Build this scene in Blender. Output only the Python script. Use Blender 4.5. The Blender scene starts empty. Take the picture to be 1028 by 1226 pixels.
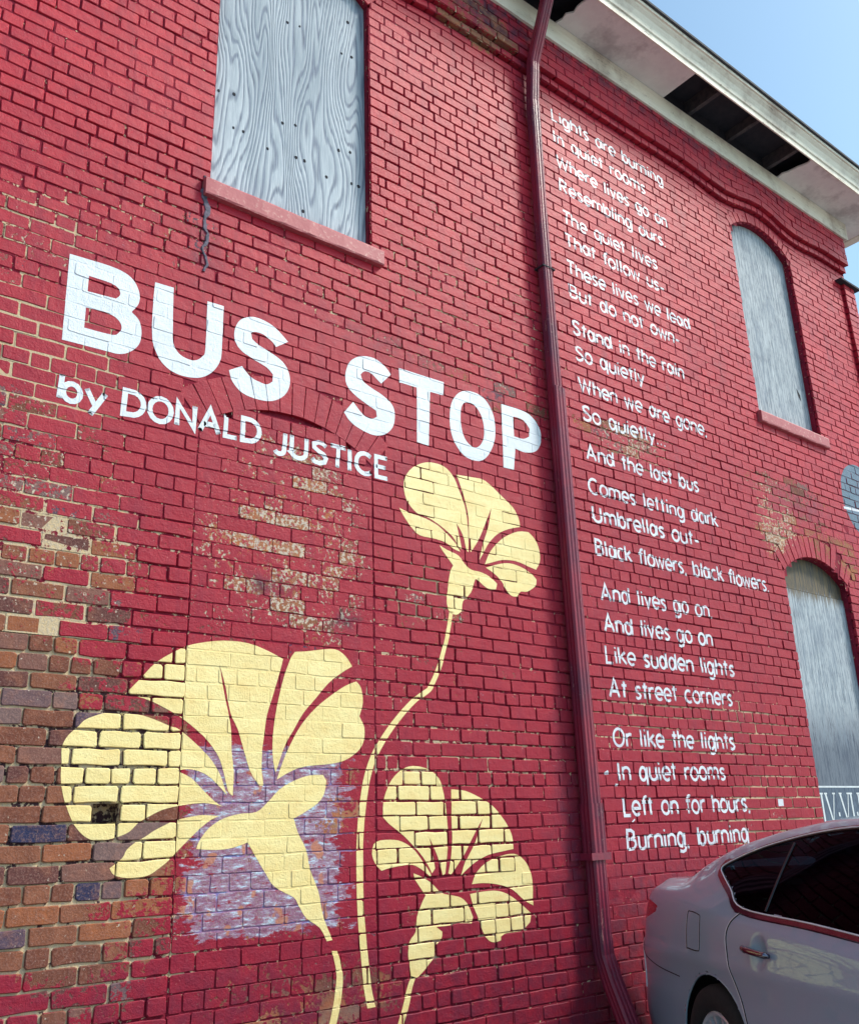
import bpy, bmesh, math, random
import numpy as np
from mathutils import Vector, Matrix, geometry, noise as mnoise

# ------------------------------------------------------------------ camera, sky, sun, exposure
scene = bpy.context.scene
COL = scene.collection
HC = 1.45                                  # eye height; all wall heights below are measured from the eye
cam_data = bpy.data.cameras.new("camera")
cam = bpy.data.objects.new("camera", cam_data)
COL.objects.link(cam)
AX = Vector((0.78415233, -0.61983525, -0.03015599))
AY = Vector((0.17758429, 0.270693, -0.94614434))
AZ = Vector((0.59461663, 0.73656606, 0.32233755))
m = Matrix(((AX.x, -AY.x, -AZ.x), (AX.y, -AY.y, -AZ.y), (AX.z, -AY.z, -AZ.z))).to_4x4()
m.translation = Vector((0, -4.0, HC))
cam.matrix_world = m
cam_data.sensor_fit = 'HORIZONTAL'
cam_data.sensor_width = 36.0
cam_data.lens = 36.0 * 1111.656 / 1028.0
cam_data.clip_end = 2000
cam_data.clip_start = 0.05
scene.camera = cam

SUN_EL, SUN_AZ = math.radians(46), math.radians(126)      # azimuth from north (+y) clockwise: the sun stands right of and before the wall
world = bpy.data.worlds.new("World")
scene.world = world
world.use_nodes = True
wn = world.node_tree
bg = wn.nodes["Background"]
sky = wn.nodes.new("ShaderNodeTexSky")
sky.sky_type = 'NISHITA'
sky.sun_disc = False
sky.sun_elevation = SUN_EL
sky.sun_rotation = SUN_AZ
sky.air_density = 1.0
sky.dust_density = 1.8
sky.ozone_density = 1.2
tint = wn.nodes.new("ShaderNodeMix")
tint.data_type = 'RGBA'; tint.blend_type = 'MULTIPLY'
tint.inputs[0].default_value = 1.0
tint.inputs[7].default_value = (0.89, 1.08, 1.03, 1.0)
wn.links.new(sky.outputs[0], tint.inputs[6])
wn.links.new(tint.outputs[2], bg.inputs[0])
bg.inputs[1].default_value = 0.13
sl = bpy.data.lights.new("sun", 'SUN')
sl.energy = 2.1
sl.angle = math.radians(11)
sl.color = (1.0, 0.94, 0.85)
sun = bpy.data.objects.new("sun", sl)
COL.objects.link(sun)
sd = Vector((math.sin(SUN_AZ) * math.cos(SUN_EL), math.cos(SUN_AZ) * math.cos(SUN_EL), math.sin(SUN_EL)))
sun.rotation_euler = sd.to_track_quat('Z', 'Y').to_euler()
vs = scene.view_settings
vs.view_transform = 'Standard'
vs.look = 'None'
vs.gamma = 1.0
vs.exposure = 0.85
vs.use_curve_mapping = False
random.seed(7)
rng = np.random.default_rng(5)

# ------------------------------------------------------------------ small helpers
def link(o, parent=None):
    COL.objects.link(o)
    if parent is not None:
        o.parent = parent
    return o

def mesh_obj(name, verts, faces, mat, parent=None, smooth=False):
    me = bpy.data.meshes.new(name)
    me.from_pydata([tuple(v) for v in verts], [], faces)
    me.materials.append(mat)
    if smooth:
        me.polygons.foreach_set("use_smooth", [True] * len(me.polygons))
    me.update()
    return link(bpy.data.objects.new(name, me), parent)

def empty(name, loc=(0, 0, 0), parent=None):
    o = bpy.data.objects.new(name, None)
    o.location = loc
    o.empty_display_size = 0.2
    return link(o, parent)

class MB:
    def __init__(s):
        s.v = []; s.f = []
    def add(s, vs_, fs_):
        b = len(s.v)
        s.v.extend(vs_)
        s.f.extend([tuple(b + i for i in f) for f in fs_])
    def box(s, x0, x1, y0, y1, z0, z1):
        s.add([(x0, y0, z0), (x1, y0, z0), (x1, y1, z0), (x0, y1, z0), (x0, y0, z1), (x1, y0, z1), (x1, y1, z1), (x0, y1, z1)],
              [(0, 3, 2, 1), (4, 5, 6, 7), (0, 1, 5, 4), (1, 2, 6, 5), (2, 3, 7, 6), (3, 0, 4, 7)])
    def prism_x(s, prof, x0, x1, jit=0):
        """profile of (y,z) points swept along x"""
        n = len(prof)
        s.add([(x0, y, z) for y, z in prof] + [(x1, y, z) for y, z in prof],
              [(i, (i + 1) % n, n + (i + 1) % n, n + i) for i in range(n)] + [tuple(range(n))[::-1], tuple(range(n, 2 * n))])
    def tube(s, pts, r, n=8, closed=False):
        pts = [Vector(p) for p in pts]
        N = len(pts)
        up = Vector((0, 0, 1))
        rings = []
        prev = None
        for i, p in enumerate(pts):
            a = pts[(i - 1) % N] if (closed or i > 0) else p
            b = pts[(i + 1) % N] if (closed or i < N - 1) else p
            t = (b - a)
            if t.length < 1e-9: t = Vector((0, 0, 1))
            t.normalize()
            if prev is None:
                u = t.cross(up)
                if u.length < 1e-3: u = t.cross(Vector((1, 0, 0)))
            else:
                u = prev - t * prev.dot(t)
            u.normalize()
            prev = u
            w = t.cross(u)
            rr = r[i] if isinstance(r, (list, tuple)) else r
            rings.append([tuple(p + (u * math.cos(2 * math.pi * k / n) + w * math.sin(2 * math.pi * k / n)) * rr) for k in range(n)])
        vv = [q for ring in rings for q in ring]
        ff = []
        for i in range(N if closed else N - 1):
            j = (i + 1) % N
            for k in range(n):
                ff.append((i * n + k, i * n + (k + 1) % n, j * n + (k + 1) % n, j * n + k))
        if not closed:
            ff.append(tuple(range(n))[::-1]); ff.append(tuple((N - 1) * n + k for k in range(n)))
        s.add(vv, ff)
    def build(s, name, mat, parent=None, smooth=False):
        return mesh_obj(name, s.v, s.f, mat, parent, smooth)

# ------------------------------------------------------------------ materials
class NT:
    def __init__(s, name):
        s.m = bpy.data.materials.new(name)
        s.m.use_nodes = True
        s.t = s.m.node_tree
        s.b = s.t.nodes["Principled BSDF"]
        s.out = s.t.nodes["Material Output"]
    def n(s, typ, **kw):
        x = s.t.nodes.new("ShaderNode" + typ)
        for k, v in kw.items(): setattr(x, k, v)
        return x
    def l(s, a, b): s.t.links.new(a, b)
    def put(s, sock, v):
        if isinstance(v, bpy.types.NodeSocket): s.l(v, sock)
        elif isinstance(v, (tuple, list)):
            sock.default_value = tuple(v) + ((1.0,) if len(v) == 3 and len(sock.default_value) == 4 else ())
        else: sock.default_value = v
    def pos(s):
        if not hasattr(s, '_p'): s._p = s.n("NewGeometry").outputs["Position"]
        return s._p
    def scaled(s, v, sc):
        x = s.n("VectorMath", operation='MULTIPLY'); s.put(x.inputs[0], v); x.inputs[1].default_value = sc; return x.outputs[0]
    def noise(s, scale, vec=None, detail=4, rough=0.6, dist=0.0):
        x = s.n("TexNoise"); s.put(x.inputs["Vector"], vec if vec is not None else s.pos())
        x.inputs["Scale"].default_value = scale; x.inputs["Detail"].default_value = detail
        x.inputs["Roughness"].default_value = rough; x.inputs["Distortion"].default_value = dist
        return x.outputs[0]
    def math(s, op, a, b=0.0, c=0.0, clamp=False):
        x = s.n("Math", operation=op, use_clamp=clamp); s.put(x.inputs[0], a); s.put(x.inputs[1], b); s.put(x.inputs[2], c); return x.outputs[0]
    def rng(s, v, a, b, c=0.0, d=1.0):
        x = s.n("MapRange", clamp=True); s.put(x.inputs[0], v); s.put(x.inputs[1], a); s.put(x.inputs[2], b); s.put(x.inputs[3], c); s.put(x.inputs[4], d); return x.outputs[0]
    def mix(s, f, a, b, blend='MIX'):
        x = s.n("Mix", data_type='RGBA', blend_type=blend); s.put(x.inputs[0], f); s.put(x.inputs[6], a); s.put(x.inputs[7], b); return x.outputs[2]
    def attr(s, name):
        x = s.n("Attribute", attribute_name=name); return x
    def ramp(s, v, stops):
        x = s.n("ValToRGB"); s.put(x.inputs[0], v)
        e = x.color_ramp.elements
        while len(e) < len(stops): e.new(0.5)
        for el, (p, c) in zip(e, stops):
            el.position = p; el.color = tuple(c) + (1,)
        return x.outputs[0]
    def bump(s, h, strength=0.5, dist=0.01):
        x = s.n("Bump"); x.inputs["Strength"].default_value = strength; x.inputs["Distance"].default_value = dist; s.put(x.inputs["Height"], h)
        s.l(x.outputs[0], s.b.inputs["Normal"]); return x
    def done(s, col=None, rough=0.6, metal=0.0, spec=0.5):
        if col is not None: s.put(s.b.inputs["Base Color"], col)
        s.put(s.b.inputs["Roughness"], rough); s.put(s.b.inputs["Metallic"], metal); s.put(s.b.inputs["Specular IOR Level"], spec)
        return s.m

RED_A, RED_B = (0.58, 0.016, 0.042), (0.43, 0.010, 0.031)

def brick_material():
    t = NT("painted_old_brick")
    tone = t.attr("tone").outputs["Color"]
    aux = t.n("SeparateColor"); t.l(t.attr("aux").outputs["Color"], aux.inputs[0])     # wear, graffiti, cream
    aux2 = t.n("SeparateColor"); t.l(t.attr("aux2").outputs["Color"], aux2.inputs[0])  # dirt and dark patches, rnd, orange
    wear, graf, cream = aux.outputs[0], aux.outputs[1], aux.outputs[2]
    dirt_dark, rnd, orange = aux2.outputs[0], aux2.outputs[1], aux2.outputs[2]
    n_big = t.noise(3.0, detail=3); n_mid = t.noise(26, detail=5, rough=0.65); n_fine = t.noise(120, detail=4, rough=0.7); n_b2 = t.noise(11, detail=4)
    red = t.mix(t.rng(n_big, 0.3, 0.7), RED_A, RED_B)
    sep = t.n("SeparateXYZ"); t.l(t.pos(), sep.inputs[0])
    # two deeper reds mixed in towards the foot of the wall, with ragged edges
    lvl = t.math('ADD', t.math('ADD', sep.outputs[2], t.math('MULTIPLY', sep.outputs[0], 0.10)), t.math('MULTIPLY', t.math('SUBTRACT', n_big, 0.5), 2.4))
    low = t.rng(lvl, HC + 2.3, HC + 4.0, 1, 0)
    low2 = t.rng(lvl, HC - 0.9, HC + 1.6, 1, 0)
    red = t.mix(t.rng(rnd, 0.0, 1.0, 0.0, 0.6), red, (0.66, 0.030, 0.050))
    red = t.mix(t.math('MULTIPLY', low, 0.62), red, (0.32, 0.010, 0.028))
    red = t.mix(t.math('MULTIPLY', low2, 0.5), red, (0.20, 0.007, 0.028))
    red = t.mix(t.rng(n_b2, 0.45, 0.75, 0, 0.45), red, (0.27, 0.012, 0.038))
    red = t.mix(t.rng(n_fine, 0.35, 0.7, 0, 0.45), red, (0.22, 0.016, 0.035))
    streak = t.noise(1, vec=t.scaled(t.pos(), (9, 1, 1.3)), detail=5, rough=0.7)
    red = t.mix(t.rng(streak, 0.52, 0.75, 0, 0.55), red, (0.20, 0.012, 0.04))
    red = t.mix(t.rng(t.noise(70, detail=2), 0.68, 0.76, 0, 0.6), red, (0.55, 0.16, 0.17))
    # raw fired brick
    raw = t.mix(t.rng(n_mid, 0.35, 0.65, 0, 0.6), tone, t.mix(0.5, tone, (0.07, 0.025, 0.03)))
    raw = t.mix(t.rng(n_fine, 0.48, 0.72, 0, 0.6), raw, (0.36, 0.20, 0.16))
    raw = t.mix(t.rng(n_b2, 0.5, 0.66, 0, 0.6), raw, t.mix(0.5, raw, (0.42, 0.16, 0.09)))
    raw = t.mix(t.rng(orange, 0, 1, 0, 0.75), raw, t.mix(t.rng(n_mid, 0.4, 0.6), (0.50, 0.15, 0.06), (0.42, 0.25, 0.14)))
    creamc = t.mix(t.rng(n_fine, 0.4, 0.6), (0.62, 0.50, 0.36), (0.50, 0.40, 0.36))
    chip = t.mix(t.rng(t.math('ADD', t.noise(47, detail=3), t.math('MULTIPLY', cream, 0.35)), 0.68, 0.74), raw, creamc)
    thr = t.rng(wear, 0, 1, 0.27, 0.76)
    nn = t.math('ADD', t.math('MULTIPLY', n_mid, 0.5), t.math('ADD', t.math('MULTIPLY', n_b2, 0.15), t.math('MULTIPLY', t.noise(62, detail=4, rough=0.7), 0.35)))
    mask = t.rng(nn, t.math('SUBTRACT', thr, 0.015), t.math('ADD', thr, 0.015), 1.0, 0.0)
    # graffiti block: violet, blue and grey blotches left under the red
    g1 = t.ramp(t.noise(19, vec=t.scaled(t.pos(), (0.55, 1, 2.2)), detail=6, rough=0.75), [(0.30, (0.04, 0.035, 0.07)), (0.36, (0.22, 0.06, 0.12)), (0.48, (0.30, 0.13, 0.21)), (0.55, (0.38, 0.28, 0.40)), (0.575, (0.55, 0.52, 0.62)), (0.62, (0.44, 0.66, 0.80)), (0.68, (0.74, 0.78, 0.82))])
    g1 = t.mix(t.rng(n_fine, 0.50, 0.58, 0, 0.55), g1, (0.36, 0.27, 0.27))
    g1 = t.mix(t.rng(t.noise(9, detail=2), 0.60, 0.63, 0, 0.8), g1, (0.52, 0.19, 0.10))
    base = t.mix(t.rng(t.math('ADD', graf, t.rng(t.noise(16, vec=t.scaled(t.pos(), (0.6, 1, 1.8)), detail=5, rough=0.7), 0.3, 0.7, -0.75, 0.45)), 0.40, 0.58), red, g1)
    c = t.mix(mask, base, chip)
    dm = t.math('MULTIPLY', dirt_dark, t.rng(n_b2, 0.32, 0.62), clamp=True)
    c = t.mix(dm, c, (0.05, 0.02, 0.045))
    r = t.mix(mask, (0.50,) * 3, (0.85,) * 3)
    h = t.math('ADD', t.math('MULTIPLY', n_mid, 0.7), t.math('ADD', t.math('MULTIPLY', n_fine, 0.45), t.math('MULTIPLY', mask, -0.12)))
    t.bump(t.math('ADD', h, t.math('MULTIPLY', n_b2, 0.8)), 0.75, 0.008)
    t.done(c, r, 0, 0.24)
    return t.m

def mortar_material():
    t = NT("old_mortar")
    aux = t.n("SeparateColor"); t.l(t.attr("aux").outputs["Color"], aux.inputs[0])
    show, graf, cream = aux.outputs[0], aux.outputs[1], aux.outputs[2]
    n1 = t.noise(19, detail=5, rough=0.6); n2 = t.noise(90, detail=4, rough=0.7)
    red = t.mix(t.rng(n1, 0.35, 0.65), (0.30, 0.014, 0.036), (0.17, 0.010, 0.028))
    g1 = t.ramp(t.noise(13, vec=t.scaled(t.pos(), (0.8, 1, 1.9)), detail=4, rough=0.62), [(0.34, (0.16, 0.09, 0.2)), (0.5, (0.33, 0.16, 0.28)), (0.6, (0.22, 0.20, 0.46)), (0.68, (0.45, 0.6, 0.78))])
    base = t.mix(t.rng(t.math('ADD', graf, t.rng(n1, 0.3, 0.7, -0.3, 0.3)), 0.42, 0.55), red, g1)
    base = t.mix(cream, base, t.mix(t.rng(n1, .4, .6), (0.10, 0.05, 0.045), (0.05, 0.022, 0.03)))
    thr = t.rng(show, 0, 1, 0.28, 0.72)
    fleck = t.rng(t.math('ADD', t.noise(34, detail=4, rough=0.7), t.math('MULTIPLY', show, 0.25)), 0.655, 0.675)
    mask = t.rng(n1, t.math('SUBTRACT', thr, 0.02), t.math('ADD', thr, 0.02), 1.0, 0.0)
    sand = t.mix(t.rng(n2, 0.35, 0.65), (0.66, 0.47, 0.26), (0.50, 0.40, 0.30))
    c = t.mix(t.math('MAXIMUM', mask, fleck), base, sand)
    t.bump(t.math('ADD', n1, n2), 0.7, 0.006)
    t.done(c, 0.9, 0, 0.25)
    return t.m

def paint_material(name, a, b, thr=0.30, cover=None, stain=(0.5, 0.35, 0.2), rough=0.42):
    """a coat of wall paint, thin enough to have chipped through in places"""
    t = NT(name)
    n1 = t.noise(33, detail=5, rough=0.7); n2 = t.noise(140, detail=3, rough=0.7); n3 = t.noise(5, vec=t.scaled(t.pos(), (1, 1, 3)), detail=4)
    c = t.mix(t.rng(n3, 0.35, 0.7), a, b)
    c = t.mix(t.rng(n1, 0.60, 0.75, 0, 0.35), c, stain)
    c = t.mix(t.rng(t.noise(8, detail=5, rough=0.7), 0.5, 0.72, 0, 0.4), c, stain)
    c = t.mix(t.rng(n2, 0.62, 0.72, 0, 0.3), c, stain)
    t.bump(t.math('ADD', t.math('MULTIPLY', n1, 0.9), t.math('MULTIPLY', n2, 0.5)), 0.7, 0.006)
    t.done(c, rough, 0, 0.5)
    mask = t.rng(t.math('ADD', t.math('MULTIPLY', n1, 0.8), t.math('MULTIPLY', n2, 0.2)), thr, thr + 0.02)
    tr = t.n("BsdfTransparent"); mx = t.n("MixShader")
    t.l(mask, mx.inputs[0]); t.l(tr.outputs[0], mx.inputs[1]); t.l(t.b.outputs[0], mx.inputs[2]); t.l(mx.outputs[0], t.out.inputs[0])
    return t.m

def simple(name, col, col2=None, rough=0.6, metal=0.0, nscale=20, bump=0.2, bdist=0.004, spec=0.5, stretch=None, n_lo=0.35, n_hi=0.65):
    t = NT(name)
    v = t.scaled(t.pos(), stretch) if stretch else None
    n1 = t.noise(nscale, vec=v, detail=5)
    c = t.mix(t.rng(n1, n_lo, n_hi), col, col2 or tuple(x * 0.8 for x in col))
    if bump: t.bump(n1, bump, bdist)
    return t.done(c, rough, metal, spec)

def wood_material(name, streaky=False, damp=False):
    t = NT(name)
    p = t.pos()
    if not streaky:
        warp = t.noise(1.0, vec=t.scaled(p, (5.0, 0.0, 0.62)), detail=1.5, rough=0.4, dist=0.2)
        sx = t.n("SeparateXYZ"); t.l(p, sx.inputs[0])
        ph = t.math('ADD', t.math('MULTIPLY', warp, 19.0), t.math('MULTIPLY', sx.outputs[0], 27.0))
        ph = t.math('ADD', ph, t.math('MULTIPLY', t.noise(1, vec=t.scaled(p, (55, 0, 2.5)), detail=2), 0.5))
        s = t.math('SINE', t.math('MULTIPLY', ph, 2 * math.pi))
        fib = t.noise(1, vec=t.scaled(p, (160, 0, 6)), detail=4, rough=0.7)
        big = t.noise(1, vec=t.scaled(p, (4, 0, 0.9)), detail=3)
        c = t.mix(t.rng(big, 0.35, 0.65), (0.56, 0.61, 0.66), (0.34, 0.39, 0.44))
        c = t.mix(t.rng(fib, 0.35, 0.7, 0, 0.55), c, (0.22, 0.27, 0.36))
        c = t.mix(t.math('MULTIPLY', t.rng(s, 0.2, 1.0, 0, 1), t.rng(fib, 0.3, 0.6, 0.95, 0.5)), c, t.mix(t.rng(fib, .4, .6), (0.05, 0.065, 0.12), (0.14, 0.18, 0.27)))
        t.bump(t.math('ADD', t.math('MULTIPLY', s, -0.4), fib), 0.7, 0.004)
    else:
        fib = t.noise(1, vec=t.scaled(p, (42, 0, 3.0)), detail=5, rough=0.75, dist=0.4)
        f2 = t.noise(1, vec=t.scaled(p, (120, 0, 9)), detail=3, rough=0.7)
        big = t.noise(1, vec=t.scaled(p, (3.2, 0, 1.6)), detail=4)
        c = t.mix(t.rng(fib, 0.38, 0.62), (0.50, 0.54, 0.58), (0.20, 0.24, 0.29))
        c = t.mix(t.rng(f2, 0.52, 0.66, 0, 0.85), c, (0.06, 0.07, 0.10))
        c = t.mix(t.rng(big, 0.5, 0.72, 0, 0.5), c, (0.13, 0.17, 0.24))
        if damp:
            z = t.n("SeparateXYZ"); t.l(p, z.inputs[0])
            lo = t.rng(t.math('ADD', z.outputs[2], t.math('MULTIPLY', t.math('SUBTRACT', fib, 0.5), 1.1)), HC + 0.50, HC + 0.85, 1, 0)
            hi = t.rng(t.math('ADD', z.outputs[2], t.math('MULTIPLY', t.math('SUBTRACT', fib, 0.5), 0.35)), HC + 1.74, HC + 1.84, 0, 1)
            c = t.mix(t.math('MULTIPLY', lo, t.rng(fib, 0.35, 0.65, 1.0, 0.35)), c, (0.035, 0.05, 0.09))
            c = t.mix(t.math('MULTIPLY', hi, 0.95), c, t.mix(t.rng(fib, 0.4, 0.6), (0.03, 0.03, 0.035), (0.17, 0.12, 0.06)))
        t.bump(t.math('ADD', fib, f2), 0.6, 0.004)
    t.done(c, 0.75, 0, 0.4)
    return t.m

M = {}
M['brick'] = brick_material()
M['mortar'] = mortar_material()
M['white'] = paint_material("white_wall_paint", (0.72, 0.75, 0.80), (0.66, 0.70, 0.77), thr=0.27, stain=(0.62, 0.6, 0.62))
M['white_thin'] = paint_material("white_lettering_paint", (0.74, 0.76, 0.82), (0.62, 0.62, 0.70), thr=0.37, stain=(0.5, 0.3, 0.36))
M['white_joint'] = paint_material("white_paint_in_joints", (0.72, 0.74, 0.82), (0.55, 0.5, 0.58), thr=0.38, stain=(0.5, 0.3, 0.36))
M['yellow'] = paint_material("yellow_wall_paint", (0.90, 0.73, 0.34), (0.84, 0.62, 0.24), thr=0.325, stain=(0.78, 0.48, 0.16))
M['yellow_joint'] = paint_material("yellow_paint_in_joints", (0.76, 0.60, 0.24), (0.62, 0.42, 0.16), thr=0.56, stain=(0.5, 0.25, 0.1))
M['blue'] = paint_material("blue_grey_wall_paint", (0.05, 0.10, 0.16), (0.08, 0.14, 0.22), thr=0.28, stain=(0.2, 0.2, 0.32))
def stained(name, a, b, stain, sc, stretch, lo, hi, rough, chip=None):
    t = NT(name)
    n1 = t.noise(sc, vec=t.scaled(t.pos(), stretch), detail=6, rough=0.7); n2 = t.noise(1.6, detail=5, rough=0.7); n3 = t.noise(60, detail=4, rough=0.7)
    c = t.mix(t.rng(n1, 0.38, 0.62), a, b)
    c = t.mix(t.rng(n2, lo - 0.04, hi - 0.06, 0, 0.8), c, stain)
    if chip:
        k = t.rng(t.math('ADD', t.math('MULTIPLY', n1, .5), t.math('ADD', t.math('MULTIPLY', n3, .3), t.math('MULTIPLY', n2, .2))), 0.585, 0.60)
        c = t.mix(k, c, chip); t.bump(t.math('SUBTRACT', n3, k), 0.5, 0.004)
    else: t.bump(n3, 0.3, 0.003)
    return t.done(c, rough, 0, 0.4)
M['cream_trim'] = stained("weathered_cream_trim", (0.90, 0.84, 0.72), (0.82, 0.75, 0.62), (0.48, 0.38, 0.31), 6, (0.7, 3, 7), 0.52, 0.72, 0.6, (0.30, 0.25, 0.21))
M['soffit'] = stained("soffit_plaster", (0.84, 0.79, 0.76), (0.76, 0.70, 0.68), (0.45, 0.38, 0.38), 5, (1, 1, 1), 0.56, 0.72, 0.8)
M['pipe'] = stained("painted_metal_pipe", (0.30, 0.018, 0.045), (0.20, 0.014, 0.038), (0.10, 0.02, 0.05), 14, (2, 2, 0.35), 0.48, 0.70, 0.36, (0.30, 0.13, 0.13))
M['dark_timber'] = simple("dark_roof_timber", (0.035, 0.03, 0.04), (0.02, 0.02, 0.03), 0.9, nscale=12)
M['rafter'] = simple("old_rafter", (0.10, 0.08, 0.08), (0.05, 0.04, 0.05), 0.9, nscale=20)
M['shingle'] = simple("roof_shingle", (0.07, 0.07, 0.08), (0.04, 0.04, 0.05), 0.9, nscale=30)
M['sill'] = simple("painted_stone_sill", (0.42, 0.085, 0.10), (0.55, 0.26, 0.24), 0.6, nscale=38, n_lo=0.55, n_hi=0.72, bump=0.5)
M['board_grain'] = wood_material("weathered_plywood_grain")
M['board_streak'] = wood_material("weathered_board_streaks", True)
M['board_damp'] = wood_material("damp_stained_board", True, True)
M['knot'] = simple("dark_nail_hole", (0.01, 0.01, 0.02), rough=0.9)
M['crack'] = simple("tar_crack_filler", (0.05, 0.06, 0.085), (0.16, 0.12, 0.17), 0.8, nscale=60, bump=0.8)
M['void'] = simple("dark_hollow", (0.05, 0.022, 0.02), (0.02, 0.012, 0.014), 0.95)
t_ = NT("asphalt")
_n = t_.noise(180, detail=3); _b = t_.noise(0.8, detail=4)
t_.bump(_n, 0.6, 0.004)
M['asphalt'] = t_.done(t_.mix(t_.rng(_n, 0.4, 0.65), t_.mix(t_.rng(_b, 0.35, 0.65), (0.12, 0.118, 0.115), (0.17, 0.165, 0.155)), (0.24, 0.235, 0.225)), 0.9)
M['concrete'] = simple("concrete", (0.33, 0.31, 0.28), (0.24, 0.22, 0.2), 0.9, nscale=6)
LETTERS = {'B': [[(1.0722, 2.6512), (1.2318, 2.6584), (1.3242, 2.6537), (1.3839, 2.6275), (1.4203, 2.5677), (1.4221, 2.5035), (1.3904, 2.4443), (1.4317, 2.4107), (1.448, 2.3448), (1.4384, 2.2788), (1.3996, 2.2276), (1.3459, 2.1984), (1.2637, 2.1954), (1.079, 2.1902)], [(1.1706, 2.5659), (1.2816, 2.5648), (1.3211, 2.5474), (1.3277, 2.5177), (1.3087, 2.4901), (1.1713, 2.4812)], [(1.1722, 2.3944), (1.2812, 2.3984), (1.3318, 2.3766), (1.3485, 2.3431), (1.3369, 2.3112), (1.3039, 2.2895), (1.1726, 2.2842)]], 'U': [[(1.497, 2.6536), (1.4952, 2.5052), (1.5006, 2.3622), (1.5174, 2.2883), (1.5585, 2.2223), (1.62, 2.1858), (1.6956, 2.1797), (1.7712, 2.1988), (1.8313, 2.2488), (1.8678, 2.3171), (1.8759, 2.3858), (1.8754, 2.6478), (1.7829, 2.6457), (1.7856, 2.3736), (1.7726, 2.3205), (1.7357, 2.2847), (1.6899, 2.2786), (1.6433, 2.2962), (1.6133, 2.3429), (1.6049, 2.4291), (1.5953, 2.6568)]], 'S': [[(2.2662, 2.5619), (2.1847, 2.6234), (2.0965, 2.6465), (2.0281, 2.637), (1.9706, 2.5947), (1.9434, 2.5255), (1.951, 2.4601), (1.9943, 2.4147), (2.0708, 2.3877), (2.1396, 2.3662), (2.1784, 2.3352), (2.1762, 2.2921), (2.1426, 2.2656), (2.1001, 2.2667), (2.0493, 2.2803), (1.9942, 2.3307), (1.9208, 2.2837), (1.9444, 2.2249), (2.0034, 2.1762), (2.0951, 2.1639), (2.1793, 2.1787), (2.2472, 2.2277), (2.2808, 2.2967), (2.2756, 2.3726), (2.2337, 2.4292), (2.154, 2.465), (2.0845, 2.486), (2.0463, 2.508), (2.0399, 2.5438), (2.065, 2.5573), (2.1166, 2.557), (2.1696, 2.5307), (2.193, 2.5068)]], 'S2': [[(2.9669, 2.5688), (2.9163, 2.6141), (2.8412, 2.6394), (2.7483, 2.6225), (2.6753, 2.5662), (2.6448, 2.4818), (2.6518, 2.4095), (2.7104, 2.3603), (2.7913, 2.3249), (2.8551, 2.3007), (2.8601, 2.2641), (2.8177, 2.2415), (2.7545, 2.2576), (2.6959, 2.3153), (2.634, 2.2338), (2.6742, 2.1881), (2.7448, 2.1579), (2.8347, 2.1431), (2.9177, 2.1685), (2.975, 2.2324), (2.99, 2.3114), (2.9686, 2.373), (2.9034, 2.4141), (2.8201, 2.4411), (2.7653, 2.4672), (2.7474, 2.5039), (2.7751, 2.5323), (2.8212, 2.5342), (2.8674, 2.5053), (2.8952, 2.4879)]], 'T': [[(3.0263, 2.63), (3.3762, 2.6356), (3.3678, 2.5435), (3.2625, 2.5371), (3.2384, 2.1715), (3.1499, 2.1756), (3.1617, 2.5385), (3.0298, 2.5354)]], 'O': [[(3.5683, 2.6305), (3.6784, 2.6301), (3.7534, 2.5767), (3.7922, 2.4855), (3.7912, 2.3756), (3.7551, 2.2767), (3.6944, 2.195), (3.6271, 2.1621), (3.5418, 2.1653), (3.4706, 2.2095), (3.4227, 2.2935), (3.4135, 2.4051), (3.4332, 2.508), (3.4905, 2.5904)], [(3.5637, 2.549), (3.6288, 2.543), (3.6802, 2.4838), (3.6967, 2.3974), (3.6802, 2.3124), (3.633, 2.2567), (3.5789, 2.2526), (3.5278, 2.2931), (3.5047, 2.3756), (3.5052, 2.4648), (3.5256, 2.5241)]], 'P': [[(3.8614, 2.619), (4.0592, 2.6211), (4.153, 2.5885), (4.2074, 2.5163), (4.2066, 2.4305), (4.1554, 2.3525), (4.0568, 2.3202), (3.9635, 2.3259), (3.9393, 2.1714), (3.8481, 2.1692)], [(3.9634, 2.5542), (4.0533, 2.5531), (4.1087, 2.501), (4.0961, 2.4413), (4.0412, 2.4129), (3.9588, 2.4113)]]}
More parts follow.
